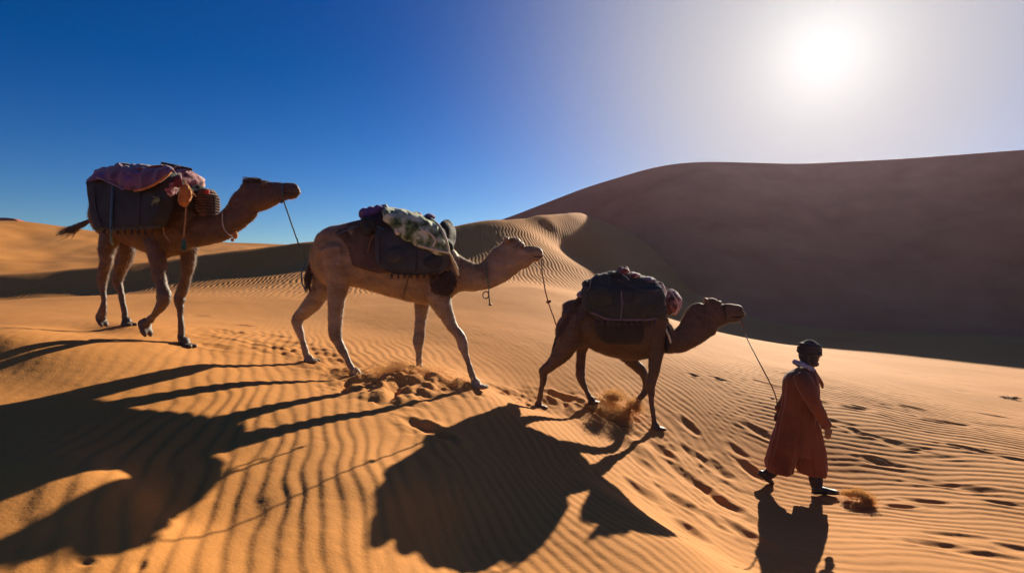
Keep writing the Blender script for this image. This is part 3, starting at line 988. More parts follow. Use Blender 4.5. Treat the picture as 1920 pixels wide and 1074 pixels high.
# tuft on the crown and tail streaming back
hair_strands('head_tuft', [(jit(f1.p(random.uniform(466, 494), 341, random.uniform(-.06, .06)), .008), f1.p(random.uniform(462, 490), random.uniform(335, 338), random.uniform(-.05, .07)), f1.p(random.uniform(452, 480), random.uniform(331, 346), random.uniform(-.06, .11))) for _ in range(120)], HAIR, C1, r0=.004)
tb = f1.p(190, 401)
tl = [tb, f1.p(176, 410), f1.p(160, 419)]
tube('tail', tl, [.034, .026, .02], FUR_DARK, C1)
st = []
for _ in range(150):
    t = random.random()
    a = tb.lerp(f1.p(160, 419), t)
    sp = random.gauss(0, 1)
    b_ = f1.p(150 - 6 * random.random(), 425 + sp * 3, random.gauss(0, .02))
    e_ = f1.p(random.uniform(103, 138), 437 + sp * 4.5 + random.uniform(-2, 4), random.gauss(0, .04))
    st.append((jit(a, .012), b_, e_))
hair_strands('tail_tuft', st, HAIR, C1, r0=.005)

o = pannier('pannier_bag', f1, [(331,168,322,.20,.42),(340,169,324,.30,.50),(375,175,320,.32,.54),(405,181,312,.32,.55),(424,186,302,.32,.53),(432,188,299,.32,.50)], GREY_BAG, seed=3, power=4.5, fold=.022, ffreq=4.5)
tag(o, 'charcoal pannier with a blue strap on the near side of the rear camel', 'bag', 'pannier bags on the camels')
dress_bag(o, f1, [[(176,352),(178,380),(184,406),(191,426)], [(262,360),(262,385),(260,410),(258,426)], [(192,427),(225,430),(262,428),(300,424)]], [(x, 430) for x in range(196, 300, 13)], SLATE_BAG, FRINGE, .545)
o = pannier('pannier_bag', f1, [(338,186,318,.20,.40),(350,184,318,.30,.48),(375,186,316,.32,.54),(405,190,312,.32,.54),(422,194,300,.31,.50)], GREY_BAG, side=-1, seed=13)
tag(o, 'charcoal pannier on the far side of the rear camel', 'bag', 'pannier bags on the camels')
o = drape('folded_bedding', f1, [(168,334),(185,324),(230,314),(300,312),(338,322)], [(170,350),(300,356),(340,350)], .40, MAROON, solid=True, seed=5)
tag(o, 'maroon bedding stacked across the back of the rear camel under the mauve blanket', 'bedding')
o = drape('blanket', f1, [(167,333),(180,322),(205,312),(250,308),(300,311),(322,314)], [(166,338),(190,336),(212,345),(232,356),(250,359),(272,355),(296,344),(326,322)], .585, PINK, fold=.042, seed=2, ffreq=7, bulge=.0, p=.5)
tag(o, 'mauve blanket spread over the top of the rear camel load', 'blanket')
tube('hem', [f1.p(252, 357, .60), f1.p(272, 353.5, .61), f1.p(296, 342, .61), f1.p(312, 331, .60), f1.p(324, 318, .50)], .014, ORANGE, o, seg=6, n=40, wob=.006)
tube('hem', [f1.p(175, 329, .56), f1.p(192, 336, .60), f1.p(212, 345, .61), f1.p(232, 355, .61)], .012, PURPLE_DULL, o, seg=6, n=40, wob=.006)
tube('fold', [f1.p(180, 322, .30), f1.p(205, 327, .50), f1.p(232, 325, .54), f1.p(256, 328, .56), f1.p(285, 321, .52)], .022, PINK, o, seg=8, n=40, wob=.02)
tube('fold', [f1.p(215, 315, .30), f1.p(250, 318, .46), f1.p(290, 314, .42), f1.p(316, 314, .30)], .018, MAROON, o, seg=8, n=40, wob=.02)
for k, (a, b_) in enumerate((((232,311),(245,309)),)):
    o = crumple('cloth_bundle', f1, 236, 311, .05, 14, .12, 4, FRINGE2, seed=4)
    tag(o, 'small dark rag lying on top of the mauve blanket', 'cloth')
o = crumple('cloth_bundle', f1, 336, 330, .12, 18, .22, 16, MAROON, seed=8, amp=.5); tag(o, 'maroon bundle in front of the mauve blanket on the rear camel', 'bundle', 'bundles on the rear camel')
o = crumple('cloth_bundle', f1, 352, 338, .10, 13, .20, 17, FLORAL, seed=28, amp=.6, freq=11); tag(o, 'rose patterned bundle above the shoulder of the rear camel', 'bundle', 'bundles on the rear camel')
o = crumple('cloth_bundle', f1, 371, 372, .06, 10, .17, 24, BLACK_CLOTH, seed=18, amp=.4); tag(o, 'black cushion wedged between hump and ribbed roll on the rear camel', 'cushion')
o = crumple('cloth_bundle', f1, 316, 356, .42, 12, .06, 20, FLORAL, seed=38, amp=.6, freq=12); tag(o, 'rose patterned rag hanging beside the charcoal pannier of the rear camel', 'cloth')
o = crumple('cloth_bundle', f1, 300, 350, .47, 17, .05, 10, BLACK_CLOTH, seed=48, amp=.6, freq=10); tag(o, 'black rag tied over the front top of the charcoal pannier', 'cloth')
o = crumple('cloth_bundle', f1, 346, 367, .34, 13, .05, 20, ORANGE, seed=58, amp=.5, freq=12); tag(o, 'orange cloth on the shoulder of the rear camel', 'cloth')
# ribbed roll in front of the hump
c0, c1 = f1.p(391, 402), f1.p(389, 362)
rows = []
for i in range(56):
    t = i / 55; q = c0.lerp(c1, t)
    r = (.088 + .012 * math.cos(t * math.pi * 2 * 8)) * (1 - .25 * (2 * t - 1) ** 4)
    rows.append((*q, r, r * 1.6))
rp = Part().loft(rows, seg=24, side=[*f1.n])
ro = build('ribbed_roll', rp, WICKER); tag(ro, 'brown ribbed roll at the base of the neck of the rear camel', 'roll')
hair_strands('fringe', [(f1.p(400, y, l), f1.p(403, y, l), f1.p(405.5, y + 1, l)) for y in np.linspace(366, 402, 40) for l in (-.06, -.02, .02, .06, .1)], FRINGE, ro, r0=.004)
build('pompom', Part().blob(f1.p(388, 360, .06), .03, .03, .03), fabric('red wool', (.35, .02, .02), (.55, .05, .05), 30), ro)
# stick, straps, cords
o = tube('wooden_stick', [f1.p(304, 306, .1), f1.p(330, 311.5, .1), f1.p(359, 318, .1)], .017, WOOD, seg=8); tag(o, 'dark wooden stick lashed on top of the rear camel load', 'stick')
o = tube('blue_strap', [f1.p(213, 342, .50), f1.p(211, 365, .55), f1.p(209, 400, .565), f1.p(208.5, 432, .54), f1.p(209, 452, .42), f1.p(212, 458, .30)], [.016] * 6, ROPE_BLUE, seg=6); tag(o, 'blue strap running down the front of the charcoal pannier', 'strap')
o = tube('load_strap', [f1.p(318, 345, .45), f1.p(308, 380, .42), f1.p(306, 420, .38), f1.p(309, 440, .34), f1.p(318, 452, .31)], .007, ROPE_TAN, seg=6); tag(o, 'thin tan cord looping down the side of the rear camel', 'cord')
sc = tube('tasselled_cord', [f1.p(330, 340, .38), f1.p(344, 362, .36), f1.p(349, 378, .32), f1.p(347.5, 410, .285), f1.p(345, 440, .25), f1.p(344, 462, .20)], .009, ROPE_TAN, seg=6); tag(sc, 'tan shoulder cord with a green tassel on the rear camel', 'cord')
hair_strands('tassel', [(f1.p(344.5, 447, .24), f1.p(344 + random.uniform(-4, 5), 458, .24 + random.uniform(-.02, .03)), f1.p(344 + random.uniform(-6, 6), 467 + random.uniform(-3, 3), .24 + random.uniform(-.02, .04))) for _ in range(90)], GREEN_CORD, sc, r0=.006)
o = hair_strands('green_tassel', [(f1.p(298, 372, .53), f1.p(random.uniform(288, 300), 376, .56), f1.p(random.uniform(283, 300), random.uniform(366, 386), .57)) for _ in range(30)], fabric('olive wool', (.12, .16, .04), (.35, .38, .16), 20), r0=.006); tag(o, 'olive tassel hanging over the charcoal pannier', 'tassel')
for k, (mt, lb) in enumerate(((ROPE_PALE, 'pale lashing cord crossing the bundles ahead of the mauve blanket'), (GREEN_CORD, 'green lashing cord over the rose patterned bundle of the rear camel'), (ORANGE, 'orange lashing cord at the front of the rear camel load'), (ROPE_TAN, 'tan lashing cord across the maroon bundle of the rear camel'))):
    a = f1.p(random.uniform(318, 345), random.uniform(318, 335), random.uniform(.15, .35)); b_ = f1.p(random.uniform(350, 372), random.uniform(340, 380), random.uniform(.15, .3))
    o = tube('lashing_cord', [a, a.lerp(b_, .5) + Vector((0, -.05, .04)), b_], .007, mt, seg=5)
    tag(o, lb, 'cord', 'lashing cords on the rear camel')
o = tube('neck_cord', [f1.p(417, 400, .09), f1.p(417.5, 418, .105), f1.p(421, 430, .10), f1.p(430, 440, .085), f1.p(441, 446, .05), f1.p(444, 440, -.02), f1.p(436, 410, -.09), f1.p(420, 397, -.06), f1.p(417, 398, .05), f1.p(417, 402, .09)], .007, ROPE_PALE, seg=6, n=80); tag(o, 'pale cord around the neck of the rear camel', 'cord')
build('knot', Part().blob(f1.p(441, 441, .06), .03, .03, .045).blob(f1.p(436, 450, .07), .02, .02, .02).blob(f1.p(428, 447, .08), .015, .015, .015), ORANGE, o)
# rein up to the chin
hl = tube('halter', [f1.p(529, 342, 0), f1.p(529, 350, .058), f1.p(530, 364, .058), f1.p(532, 376, 0), f1.p(530, 364, -.058), f1.p(529, 350, -.058), f1.p(529, 342, 0)], .006, ROPE_BLUE, C1, seg=6, n=50)

# ================================================================== middle camel
f2 = Frame(730, 7.2, 3)
L2 = [
 # far hind, stretched back
 [(622,470,-.13,30),(612,520,-.16,26),(596,556,-.17,19),(574,582,-.17,14.5),(558,596,-.17,11.5),(559,612,-.17,9.5),(566,634,-.17,7.8),(572,656,-.17,7),(576,668,-.17,8)],
 # near hind
 [(632,470,.13,36),(636,512,.16,28),(632,550,.17,19.5),(629.5,585,.17,14.5),(628.5,622,.17,14),(634,641,.17,11),(646,664,.17,8.8),(657,686,.17,7.5),(664,698,.17,8.5)],
 # far fore
 [(800,520,-.13,26),(793,562,-.15,17),(789,595,-.16,12.5),(786,628,-.16,11.5),(785,642,-.16,11.5),(785,660,-.16,8),(786,678,-.16,7),(787,690,-.16,8)],
 # near fore, reaching ahead
 [(818,500,.14,34),(822,545,.17,26),(832,580,.18,17.5),(846,607,.18,12.5),(862,632,.18,11.5),(867,645,.18,11),(873,665,.18,8.2),(881,690,.18,7.2),(888,709,.18,7.5),(892,718,.18,8.5)],
]
C2 = camel(f2, FUR_PALE,
  torso=[(594,455,520,.10),(604,438,535,.20),(625,426,540,.26),(655,419,537,.29),(700,415,545,.33),(745,420,558,.36),(785,435,568,.34),(820,450,572,.27),(848,466,558,.17)],
  hump=(730, 440, 60, 45, .22),
  neck=[(822,455,562,.19),(845,471,553,.15),(868,486,548,.12),(892,494,546,.10),(912,490,542,.09),(930,476,535,.08),(944,460,524,.072),(956,452,510,.068)],
  head=[(944,454,516,.05),(954,449.5,518,.07),(966,449,510,.078),(976,451,507,.078),(985,457,502,.07),(993,460,495,.056),(1002,462.5,489.5,.048),(1010,465,488.5,.048),(1015,471,487,.042),(1018,477,483,.026)],
  legs=L2,
  feet=[(582,680,-.17,.095,0),(671,708,.17,.10,0),(790,698,-.16,.095,0),(896,729,.18,.105,0)],
  ears=[(953,452,946,445,.06,6),(956,452,951,445,-.06,6)],
  eye=(979,463,.075,.011),
  dark=[([(1001,481),(1007,482.5),(1013,482),(1017,480)],.042),([(1012,471),(1015,473)],.042)],
  carve=[(1002,481,1017,480,.009,.014),(1013,472,1016,474,.004,.010),(976,464,983,464,.010,.010)],
  extra=[(964,450,12,5,.06,0),(1014,474,5,5.5,.034,0),(1007,487,6,3,.03,0),(965,490,12,10,.066,0),(979,460,6,5,.03,.055),(979,460,6,5,.03,-.055),(864,636,10,11,.06,.18),(628,624,12,12,.065,.17),(784,640,10,11,.06,-.16),(560,598,10,12,.06,-.17)],
  label='fawn camel in the middle of the line carrying a green and white blanket')
hair_strands('head_tuft', [(jit(f2.p(random.uniform(952, 968), 453, random.uniform(-.06, .06)), .006), f2.p(random.uniform(950, 972), random.uniform(448, 451), random.uniform(-.06, .07)), f2.p(random.uniform(946, 968), random.uniform(446, 460), random.uniform(-.06, .10))) for _ in range(120)], FUR_PALE, C2, r0=.004)
tpts = [f2.p(599, 450), f2.p(590, 466), f2.p(583, 485), f2.p(579, 505)]
tube('tail', tpts, [.035, .024, .018, .012], FUR_PALE, C2)
st = []
for _ in range(170):
    t = random.random() ** .7
    a = f2.p(588 - 8 * t, 470 + 34 * t)
    st.append((jit(a, .014), f2.p(random.uniform(570, 586), 520, random.gauss(0, .02)), f2.p(random.uniform(570, 584), random.uniform(528, 550), random.gauss(0, .03))))
hair_strands('tail_tuft', st, HAIR, C2, r0=.0045)

o = drape('saddle_blanket', f2, [(600,446),(625,428),(650,419),(680,412),(715,408),(800,420),(838,455)], [(606,452),(625,446),(640,446),(652,462),(662,500),(706,512),(800,505),(846,505)], lambda u: .16 + .22 * min(1, u * 3.2), BROWN_BLANKET, fold=.012, seed=12, p=.8)
tag(o, 'brown saddle blanket reaching back over the rump of the middle camel', 'blanket')
o = pannier('pannier_bag', f2, [(425,706,830,.22,.42),(440,704,836,.32,.48),(470,704,841,.34,.52),(494,707,838,.34,.52),(507,722,833,.34,.50),(515,745,822,.34,.45)], SLATE_BAG, seed=23, power=4, fold=.022, ffreq=4.5)
tag(o, 'slate grey pannier below the green and white blanket of the middle camel', 'bag', 'pannier bags on the camels')
dress_bag(o, f2, [[(712,440),(711,465),(714,492)], [(780,470),(781,490),(779,510)], [(722,506),(750,513),(790,513),(826,508)]], [(x, 512) for x in range(735, 822, 12)], GREY_BAG, FRINGE, .525)
for (x, y, l, rx, ry, rz, mt, s_, lb) in ((742, 478, .52, 20, .05, 15, SLATE_BAG, 131, 'slate grey side pocket bulging at the rear of the slate pannier'), (812, 490, .50, 18, .05, 13, GREY_BAG, 132, 'charcoal side pocket at the front lower corner of the slate pannier')):
    q = crumple('side_pocket', f2, x, y, l, rx, ry, rz, mt, seed=s_, amp=.45, freq=8); tag(q, lb, 'pocket')
o = pannier('pannier_bag', f2, [(428,712,826,.22,.44),(445,710,832,.32,.50),(470,710,834,.34,.54),(495,714,830,.34,.50)], SLATE_BAG, side=-1, seed=33)
tag(o, 'slate grey pannier on the far side of the middle camel', 'bag', 'pannier bags on the camels')
o = drape('load_cover', f2, [(672,420),(690,404),(722,393),(760,398),(810,414),(848,452)], [(672,425),(700,432),(740,440),(800,450),(850,470)], .42, BLACK_CLOTH, solid=True, seed=15)
tag(o, 'black padded load on the back of the middle camel under the green and white blanket', 'load')
o = drape('blanket', f2, [(716,398),(722,388),(750,391),(775,400),(800,409),(818,418),(836,450)], [(718,412),(738,432),(752,446),(770,452),(790,464),(815,476),(842,478)], .565, CAMO, fold=.035, seed=22, ffreq=6, bulge=.0, p=.55)
tag(o, 'green and white patterned blanket thrown over the middle camel load', 'blanket')
for nm, pts in (('hem', [(722,386,.12),(730,400,.30),(738,420,.50),(746,438,.57)]), ('hem', [(752,392,.12),(772,410,.38),(790,430,.54),(806,438,.57),(816,450,.58),(812,462,.59)]), ('hem', [(784,460,.59),(805,466,.59),(826,471,.59),(842,474,.58)]), ('hem', [(808,410,.10),(824,424,.42),(834,444,.54),(840,462,.55),(842,475,.55)])):
    tube(nm, [f2.p(*q) for q in pts], .014 if pts[0][0] != 722 else .028, CREAM, o, seg=6)
for (x, y, r, s_, lb) in ((690,402,13,1,'violet crumpled cloth, rearmost of the violet heap on the middle camel'),(702,398,12,2,'violet crumpled cloth in the middle of the heap on the middle camel'),(714,394,10,3,'violet crumpled cloth, topmost, touching the green and white blanket'),(708,410,12,4,'violet crumpled cloth, lowest of the heap, above the slate pannier')):
    o = crumple('cloth_bundle', f2, x, y, .14, r, .16, r * .85, PURPLE, seed=60 + s_, amp=.6, freq=11)
    tag(o, lb, 'cloth', 'violet cloths on the middle camel')
o = crumple('cloth_bundle', f2, 690, 422, .38, 16, .08, 18, GREY_BAG, seed=72, amp=.5); tag(o, 'grey rag hanging behind the slate pannier of the middle camel', 'cloth')
o = crumple('cloth_bundle', f2, 783, 407, .05, 11, .14, 7, FLORAL, seed=74, amp=.6, freq=12); tag(o, 'reddish bundle peeking above the green and white blanket', 'bundle')
o = crumple('cloth_bundle', f2, 806, 407, .0, 10, .12, 5, PURPLE, seed=75, amp=.6, freq=12); tag(o, 'dark blue rag at the front top of the middle camel load', 'cloth')
# dark roll ahead of the load
ro = crumple('bedroll', f2, 838, 441, 0, 15, .36, 27, BLACK_CLOTH, seed=111, amp=.35, freq=9)
tag(ro, 'black bedroll lying across the withers of the middle camel', 'bedroll')
o = crumple('shoulder_pad', f2, 829, 530, .22, 28, .13, 29, FRINGE, seed=80, amp=.2); tag(o, 'dark shaggy pad hanging over the shoulder of the middle camel', 'pad')
st = []
for _ in range(420):
    a, r_ = random.uniform(0, 6.283), math.sqrt(random.random())
    x, y = 829 + 26 * r_ * math.cos(a), 527 + 25 * r_ * math.sin(a)
    l_ = .22 + .13 * math.sqrt(max(0, 1 - r_ * r_))
    st.append((f2.p(x, y, l_), f2.p(x + random.uniform(-2, 2), y + 5, l_ + .022), f2.p(x + random.uniform(-3, 3), y + random.uniform(7, 11), l_ + .012)))
hair_strands('fringe', st, FRINGE, o, r0=.006)
o = tube('fringed_strap', [f2.p(842, 474, .45), f2.p(850, 490, .34), f2.p(856, 505, .26), f2.p(860, 516, .22)], [.012, .02, .022, .016], CREAM, seg=8, wob=.01, n=30); tag(o, 'cream fringed strap hanging in front of the shoulder pad', 'strap')
o = tube('girth_strap', [f2.p(768, 512, .52), f2.p(764, 528, .42), f2.p(759, 545, .34), f2.p(755, 560, .20)], .008, WOOD, seg=6); tag(o, 'dark girth strap slanting under the belly of the middle camel', 'strap')
o = tube('lashing_cord', [f2.p(596, 455, .12), f2.p(620, 446, .20), f2.p(650, 432, .28), f2.p(690, 420, .34), f2.p(720, 430, .48)], .007, ROPE_BLUE, seg=6); tag(o, 'blue crupper cord along the rump of the middle camel', 'cord')
o = tube('lashing_cord', [f2.p(855, 462, .1), f2.p(890, 462, -.3), f2.p(925, 463, -.5)], .006, ROPE_BROWN, seg=6)
bpy.data.objects.remove(o)
o = tube('dangling_cord', [f2.p(700, 440, .42), f2.p(694, 455, .40), f2.p(690, 472, .38)], .008, ROPE_BROWN, seg=6); tag(o, 'short brown cord dangling behind the slate pannier', 'cord')
o = tube('neck_cord', [f2.p(912, 490, .05), f2.p(912, 505, .098), f2.p(915, 530, .09), f2.p(917, 544, .02), f2.p(914, 520, -.09), f2.p(912, 500, -.09), f2.p(912, 489, 0), f2.p(912, 493, .07)], .007, GREEN_CORD, seg=6, n=70); tag(o, 'green cord around the neck of the middle camel with an iron ring', 'cord')
ring = []
for k in range(13):
    a = 2 * math.pi * k / 12
    ring.append(f2.p(911 + 5.5 * math.cos(a), 553 + 6.5 * math.sin(a), .03))
tube('ring', ring, .008, METAL, o, seg=6, n=40)
tube('bell_cord', [f2.p(916, 545, .03), f2.p(917, 556, .03), f2.p(918, 568, .03)], .009, METAL, o, seg=6)
build('bell', Part().blob(f2.p(919, 571, .03), .022, .022, .016), METAL, o)
tube('halter', [f2.p(998, 461, 0), f2.p(997, 470, .056), f2.p(998, 482, .05), f2.p(1000, 489, 0), f2.p(998, 482, -.05), f2.p(997, 470, -.056), f2.p(998, 461, 0)], .006, ROPE_TAN, C2, seg=6, n=50)

# ================================================================== front camel
f3 = Frame(1150, 7.8, 2)
L3 = [
 # near hind, stretched back
 [(1078,590,.10,26),(1068,635,.14,24),(1052,664,.15,17.5),(1033,684,.15,12.5),(1020,696,.15,9.8),(1018.5,710,.15,8.8),(1015.5,730,.15,6.8),(1011.5,750,.15,6),(1009,758,.15,6.8)],
 # far hind
 [(1092,600,-.10,24),(1093,640,-.14,14.5),(1090,664,-.15,10.5),(1088.5,690,-.15,9.8),(1088.5,706,-.15,9.2),(1095,723,-.15,7.2),(1103,740,-.15,6),(1107,749,-.15,6.5)],
 # near fore
 [(1226,600,.11,28),(1228,640,.14,19),(1230,665,.15,14.5),(1226,695,.15,11.5),(1220.5,718,.15,10.8),(1221,735,.15,8.2),(1222.5,760,.15,6.4),(1225,783,.15,6.2),(1227,795,.15,7.5)],
 # far fore, lifted and folded back
 [(1160,640,-.10,18),(1180,672,-.13,13),(1200,692,-.14,10.5),(1211,708,-.15,10),(1213,722,-.15,9.5),(1207,738,-.15,7.8),(1194,752,-.15,6.6),(1180,764,-.15,7),(1172,772,-.15,7.5)],
]
C3 = camel(f3, FUR_YOUNG,
  torso=[(1052,590,635,.10),(1060,575,652,.18),(1078,562,655,.23),(1102,558,648,.27),(1130,556,660,.31),(1165,560,672,.33),(1200,570,676,.30),(1228,585,672,.23),(1248,606,664,.15)],
  hump=(1150, 572, 46, 36, .19),
  neck=[(1228,595,668,.16),(1247,611,664,.13),(1268,617,662,.105),(1288,606,656,.088),(1303,585,646,.078),(1315,568,638,.074),(1327,563,630,.07)],
  head=[(1314,566,616,.045),(1322,562,624,.064),(1334,561.5,620,.072),(1343,563.5,616,.072),(1352,568.5,610,.064),(1361,569.5,605.5,.052),(1371,570,604,.047),(1381,571.5,604,.046),(1389,577.5,602,.04),(1393.5,586,597,.026)],
  legs=L3,
  feet=[(1012,766,.15,.085,0),(1112,757,-.15,.085,0),(1232,807,.15,.092,0),(1164,783,-.15,.085,65)],
  ears=[(1326,565,1321,558,.06,6),(1329,565,1326,559,-.06,6)],
  eye=(1348,571,.07,.010),
  dark=[([(1373,594),(1380,595),(1387,594.5),(1392,592)],.040),([(1386,581),(1389,583)],.040)],
  carve=[(1374,594,1391,593,.009,.014),(1386,581,1390,583,.004,.010),(1345,571,1352,571,.010,.010)],
  extra=[(1334,563,11,4.5,.05,0),(1388,580,5,6.5,.032,0),(1382,600,6,3,.03,0),(1336,600,11,9,.06,0),(1348,569,6,5,.03,.05),(1348,569,6,5,.03,-.05),(1220,719,9.5,10,.055,.15),(1019,697,9,10,.055,.15),(1088,700,9.5,11,.055,-.15),(1213,716,9.5,10,.05,-.15)],
  label='small dark brown camel nearest the robed man with a folded front leg', voxel=.012)
hair_strands('head_tuft', [(jit(f3.p(random.uniform(1324, 1344), 563, random.uniform(-.06, .06)), .006), f3.p(random.uniform(1322, 1344), random.uniform(560.5, 562.5), random.uniform(-.06, .06)), f3.p(random.uniform(1318, 1342), random.uniform(560, 570), random.uniform(-.06, .09))) for _ in range(110)], HAIR, C3, r0=.004)
tube('tail', [f3.p(1056, 598), f3.p(1047, 618), f3.p(1042, 640)], [.03, .02, .012], FUR_YOUNG, C3)
hair_strands('tail_tuft', [(f3.p(1044, random.uniform(622, 640), random.gauss(0, .01)), f3.p(random.uniform(1036, 1046), 650, random.gauss(0, .02)), f3.p(random.uniform(1032, 1042), random.uniform(656, 674), random.gauss(0, .03))) for _ in range(130)], HAIR, C3, r0=.005)

o = drape('load_cover', f3, [(1090,545),(1100,528),(1120,513),(1160,508),(1200,515),(1230,526),(1246,548)], [(1090,560),(1110,575),(1160,585),(1220,585),(1250,575)], .42, GREEN_BAG, solid=True, seed=45)
tag(o, 'blackish green canvas load rounded over the back of the front camel', 'load')
for (x, y, l, rx, rz, mt, lb) in ((1128,556,.50,24,20,GREEN_BAG,'bulging rear pocket of sacking on the side of the front camel load'),(1205,568,.50,26,24,GREEN_BAG,'bulging front pocket of sacking on the side of the front camel load')):
    q = crumple('canvas_pouch', f3, x, y, l, rx, .07, rz, mt, seed=int(x), amp=.5, freq=8); tag(q, lb, 'pouch')
o = pannier('pannier_bag', f3, [(535,1098,1236,.20,.42),(548,1094,1243,.32,.50),(575,1094,1246,.34,.54),(592,1110,1246,.34,.53),(602,1120,1236,.33,.48)], GREEN_BAG, seed=53, fold=.045, ffreq=6.5)
tag(o, 'blackish green pannier on the near side of the front camel', 'bag', 'pannier bags on the camels')
dress_bag(o, f3, [[(1165,545),(1166,570),(1164,598)], [(1108,586),(1140,598),(1190,600),(1234,598)]], [(x, 600) for x in range(1118, 1238, 11)], PURPLE_DULL, FRINGE2, .535)
o = pannier('pannier_bag', f3, [(588,1118,1212,.30,.46),(605,1116,1210,.32,.48),(630,1122,1208,.31,.44),(645,1135,1200,.29,.38)], BLACK_CLOTH, seed=63, fold=.04, ffreq=4.5)
tag(o, 'black feed sack slung low on the flank of the front camel', 'bag')
o = pannier('pannier_bag', f3, [(535,1104,1230,.20,.42),(550,1100,1238,.32,.48),(580,1102,1240,.34,.52),(610,1116,1230,.33,.46)], GREEN_BAG, side=-1, seed=73)
tag(o, 'blackish green pannier on the far side of the front camel', 'bag', 'pannier bags on the camels')
o = drape('saddle_blanket', f3, [(1056,592),(1070,572),(1086,556),(1100,544),(1122,530)], [(1052,648),(1066,650),(1078,610),(1096,592),(1118,588)], lambda u: .20 + .16 * u, FRINGE2, fold=.02, seed=46, p=.8)
tag(o, 'dark fringed cloth hanging over the rump of the front camel', 'blanket')
hair_strands('fringe', [(f3.p(x, y, .24), f3.p(x - 6 + random.uniform(-3, 1), y + 9, .26), f3.p(x - 9 + random.uniform(-6, 2), y + 16 + random.uniform(-4, 5), .25)) for x, y in [(1092 - 38 * t + random.uniform(-2, 2), 552 + 62 * t + random.uniform(-4, 10)) for t in np.linspace(0, 1, 260)]], FRINGE, o, r0=.006)
for (x, y, rx, rz, mt, s_, lb) in ((1090,553,9,6,PURPLE_DULL,1,'dull violet rag at the back edge of the front camel load'),(1168,508,10,7,MAROON,2,'maroon rag tied on the top of the front camel load'),(1186,517,13,6,FLORAL,3,'rose patterned cloth on the top of the front camel load'),
                     (1213,526,15,7,PURPLE_DULL,4,'dull violet cloth behind the rose patterned roll'),(1148,515,12,6,GREEN_BAG,6,'dark green knotted cloth at the crown of the front camel load'),(1104,536,12,9,BLACK_CLOTH,7,'black rag at the upper rear corner of the front camel load'),(1234,545,11,15,FLORAL,5,'rose patterned cloth at the front corner of the front camel load')):
    o = crumple('cloth_bundle', f3, x, y, .14, rx, .22, rz, mt, seed=90 + s_, amp=.6, freq=12); tag(o, lb, 'cloth')
o = crumple('patch', f3, 1168, 568, .53, 16, .018, 9, ORANGE, seed=99, amp=.3); tag(o, 'rust coloured patch of cloth on the pannier of the front camel', 'cloth')
bpy.data.objects.remove(o)
ro = crumple('bedroll', f3, 1258, 567, 0, 14, .34, 23, FLORAL, seed=121, amp=.35, freq=10)
tag(ro, 'rose patterned bedroll across the withers of the front camel', 'bedroll')
o = crumple('hanging_cloth', f3, 1250, 634, .12, 8, .10, 27, BLACK_CLOTH, seed=101, amp=.4); tag(o, 'black cloth hanging on the chest of the front camel', 'cloth')
tube('hem', [f3.p(1246, 612, .20), f3.p(1253, 628, .22), f3.p(1257, 642, .20)], .016, CREAM, o, seg=6, wob=.006, n=26)
for k, (mt, pts, lb) in enumerate((
  (ROPE_PALE, [(1130,512,.05),(1152,508,.10),(1170,516,.28),(1180,524,.40)], 'pale cord arched over the top of the front camel load'),
  (SLATE_BAG, [(1142,514,.30),(1143,528,.46),(1140,541,.50),(1122,549,.52),(1106,552,.50)], 'grey cord falling down the rear half of the front camel pannier'),
  (SLATE_BAG, [(1158,522,.42),(1180,536,.48),(1205,544,.51),(1235,545,.50)], 'grey cord slanting forward across the front camel pannier'),
  (ROPE_PALE, [(1228,524,.20),(1238,540,.40),(1244,556,.46),(1248,572,.44)], 'pale cord down the front corner of the front camel load'),
  (ROPE_TAN, [(1108,524,.25),(1106,538,.42),(1100,546,.46)], 'short tan cord at the back corner of the front camel load'),
  (ROPE_PALE, [(1246,538,.2),(1262,552,.38),(1271,570,.38),(1268,584,.36),(1258,590,.34)], 'pale cord binding the rose patterned bedroll'))):
    o = tube('lashing_cord', [f3.p(*q) for q in pts], .0085, mt, seg=6, n=40, wob=.006); tag(o, lb, 'cord')
hh = tube('halter', [f3.p(1360, 570, 0), f3.p(1359, 580, .062), f3.p(1361, 596, .055), f3.p(1363, 607, 0), f3.p(1361, 596, -.055), f3.p(1359, 580, -.062), f3.p(1360, 570, 0)], .007, BLACK_CLOTH, C3, seg=6, n=50)

# lead ropes between the animals
def rope(pts, r, mat, label, knots=()):
    o = tube('lead_rope', pts, r, mat, seg=6, n=70, wob=.004)
    tag(o, label, 'rope', 'lead ropes linking the caravan')
    for k in knots: build('knot', Part().blob(k, .026, .026, .022).blob(k + Vector((.02, 0, .008)), .018, .018, .016), ROPE_BROWN, o)
    return o
a, b_ = f1.p(532, 376), f2.p(572, 489, .02)
rope([a, a.lerp(b_, .33) + Vector((0, 0, -.015)), a.lerp(b_, .66) + Vector((0, 0, -.02)), b_, f2.p(566, 510, .02), f2.p(566, 530, .02), f2.p(574, 545, .02)], .0085, ROPE_BLUE, 'bluish lead rope from the rear camel chin to the tail of the middle camel')
build('rope_knot', Part().blob(f1.p(528, 379, .01), .018, .014, .014), ROPE_BLUE, bpy.data.objects['lead_rope'])
a, b_ = f2.p(1015, 486), f3.p(1046, 617, .05)
kn = f2.p(1028, 566)
rope([a, f2.p(1018, 520), kn, b_], .0085, ROPE_BROWN, 'brown knotted lead rope from the middle camel to the rump of the front camel', [kn])

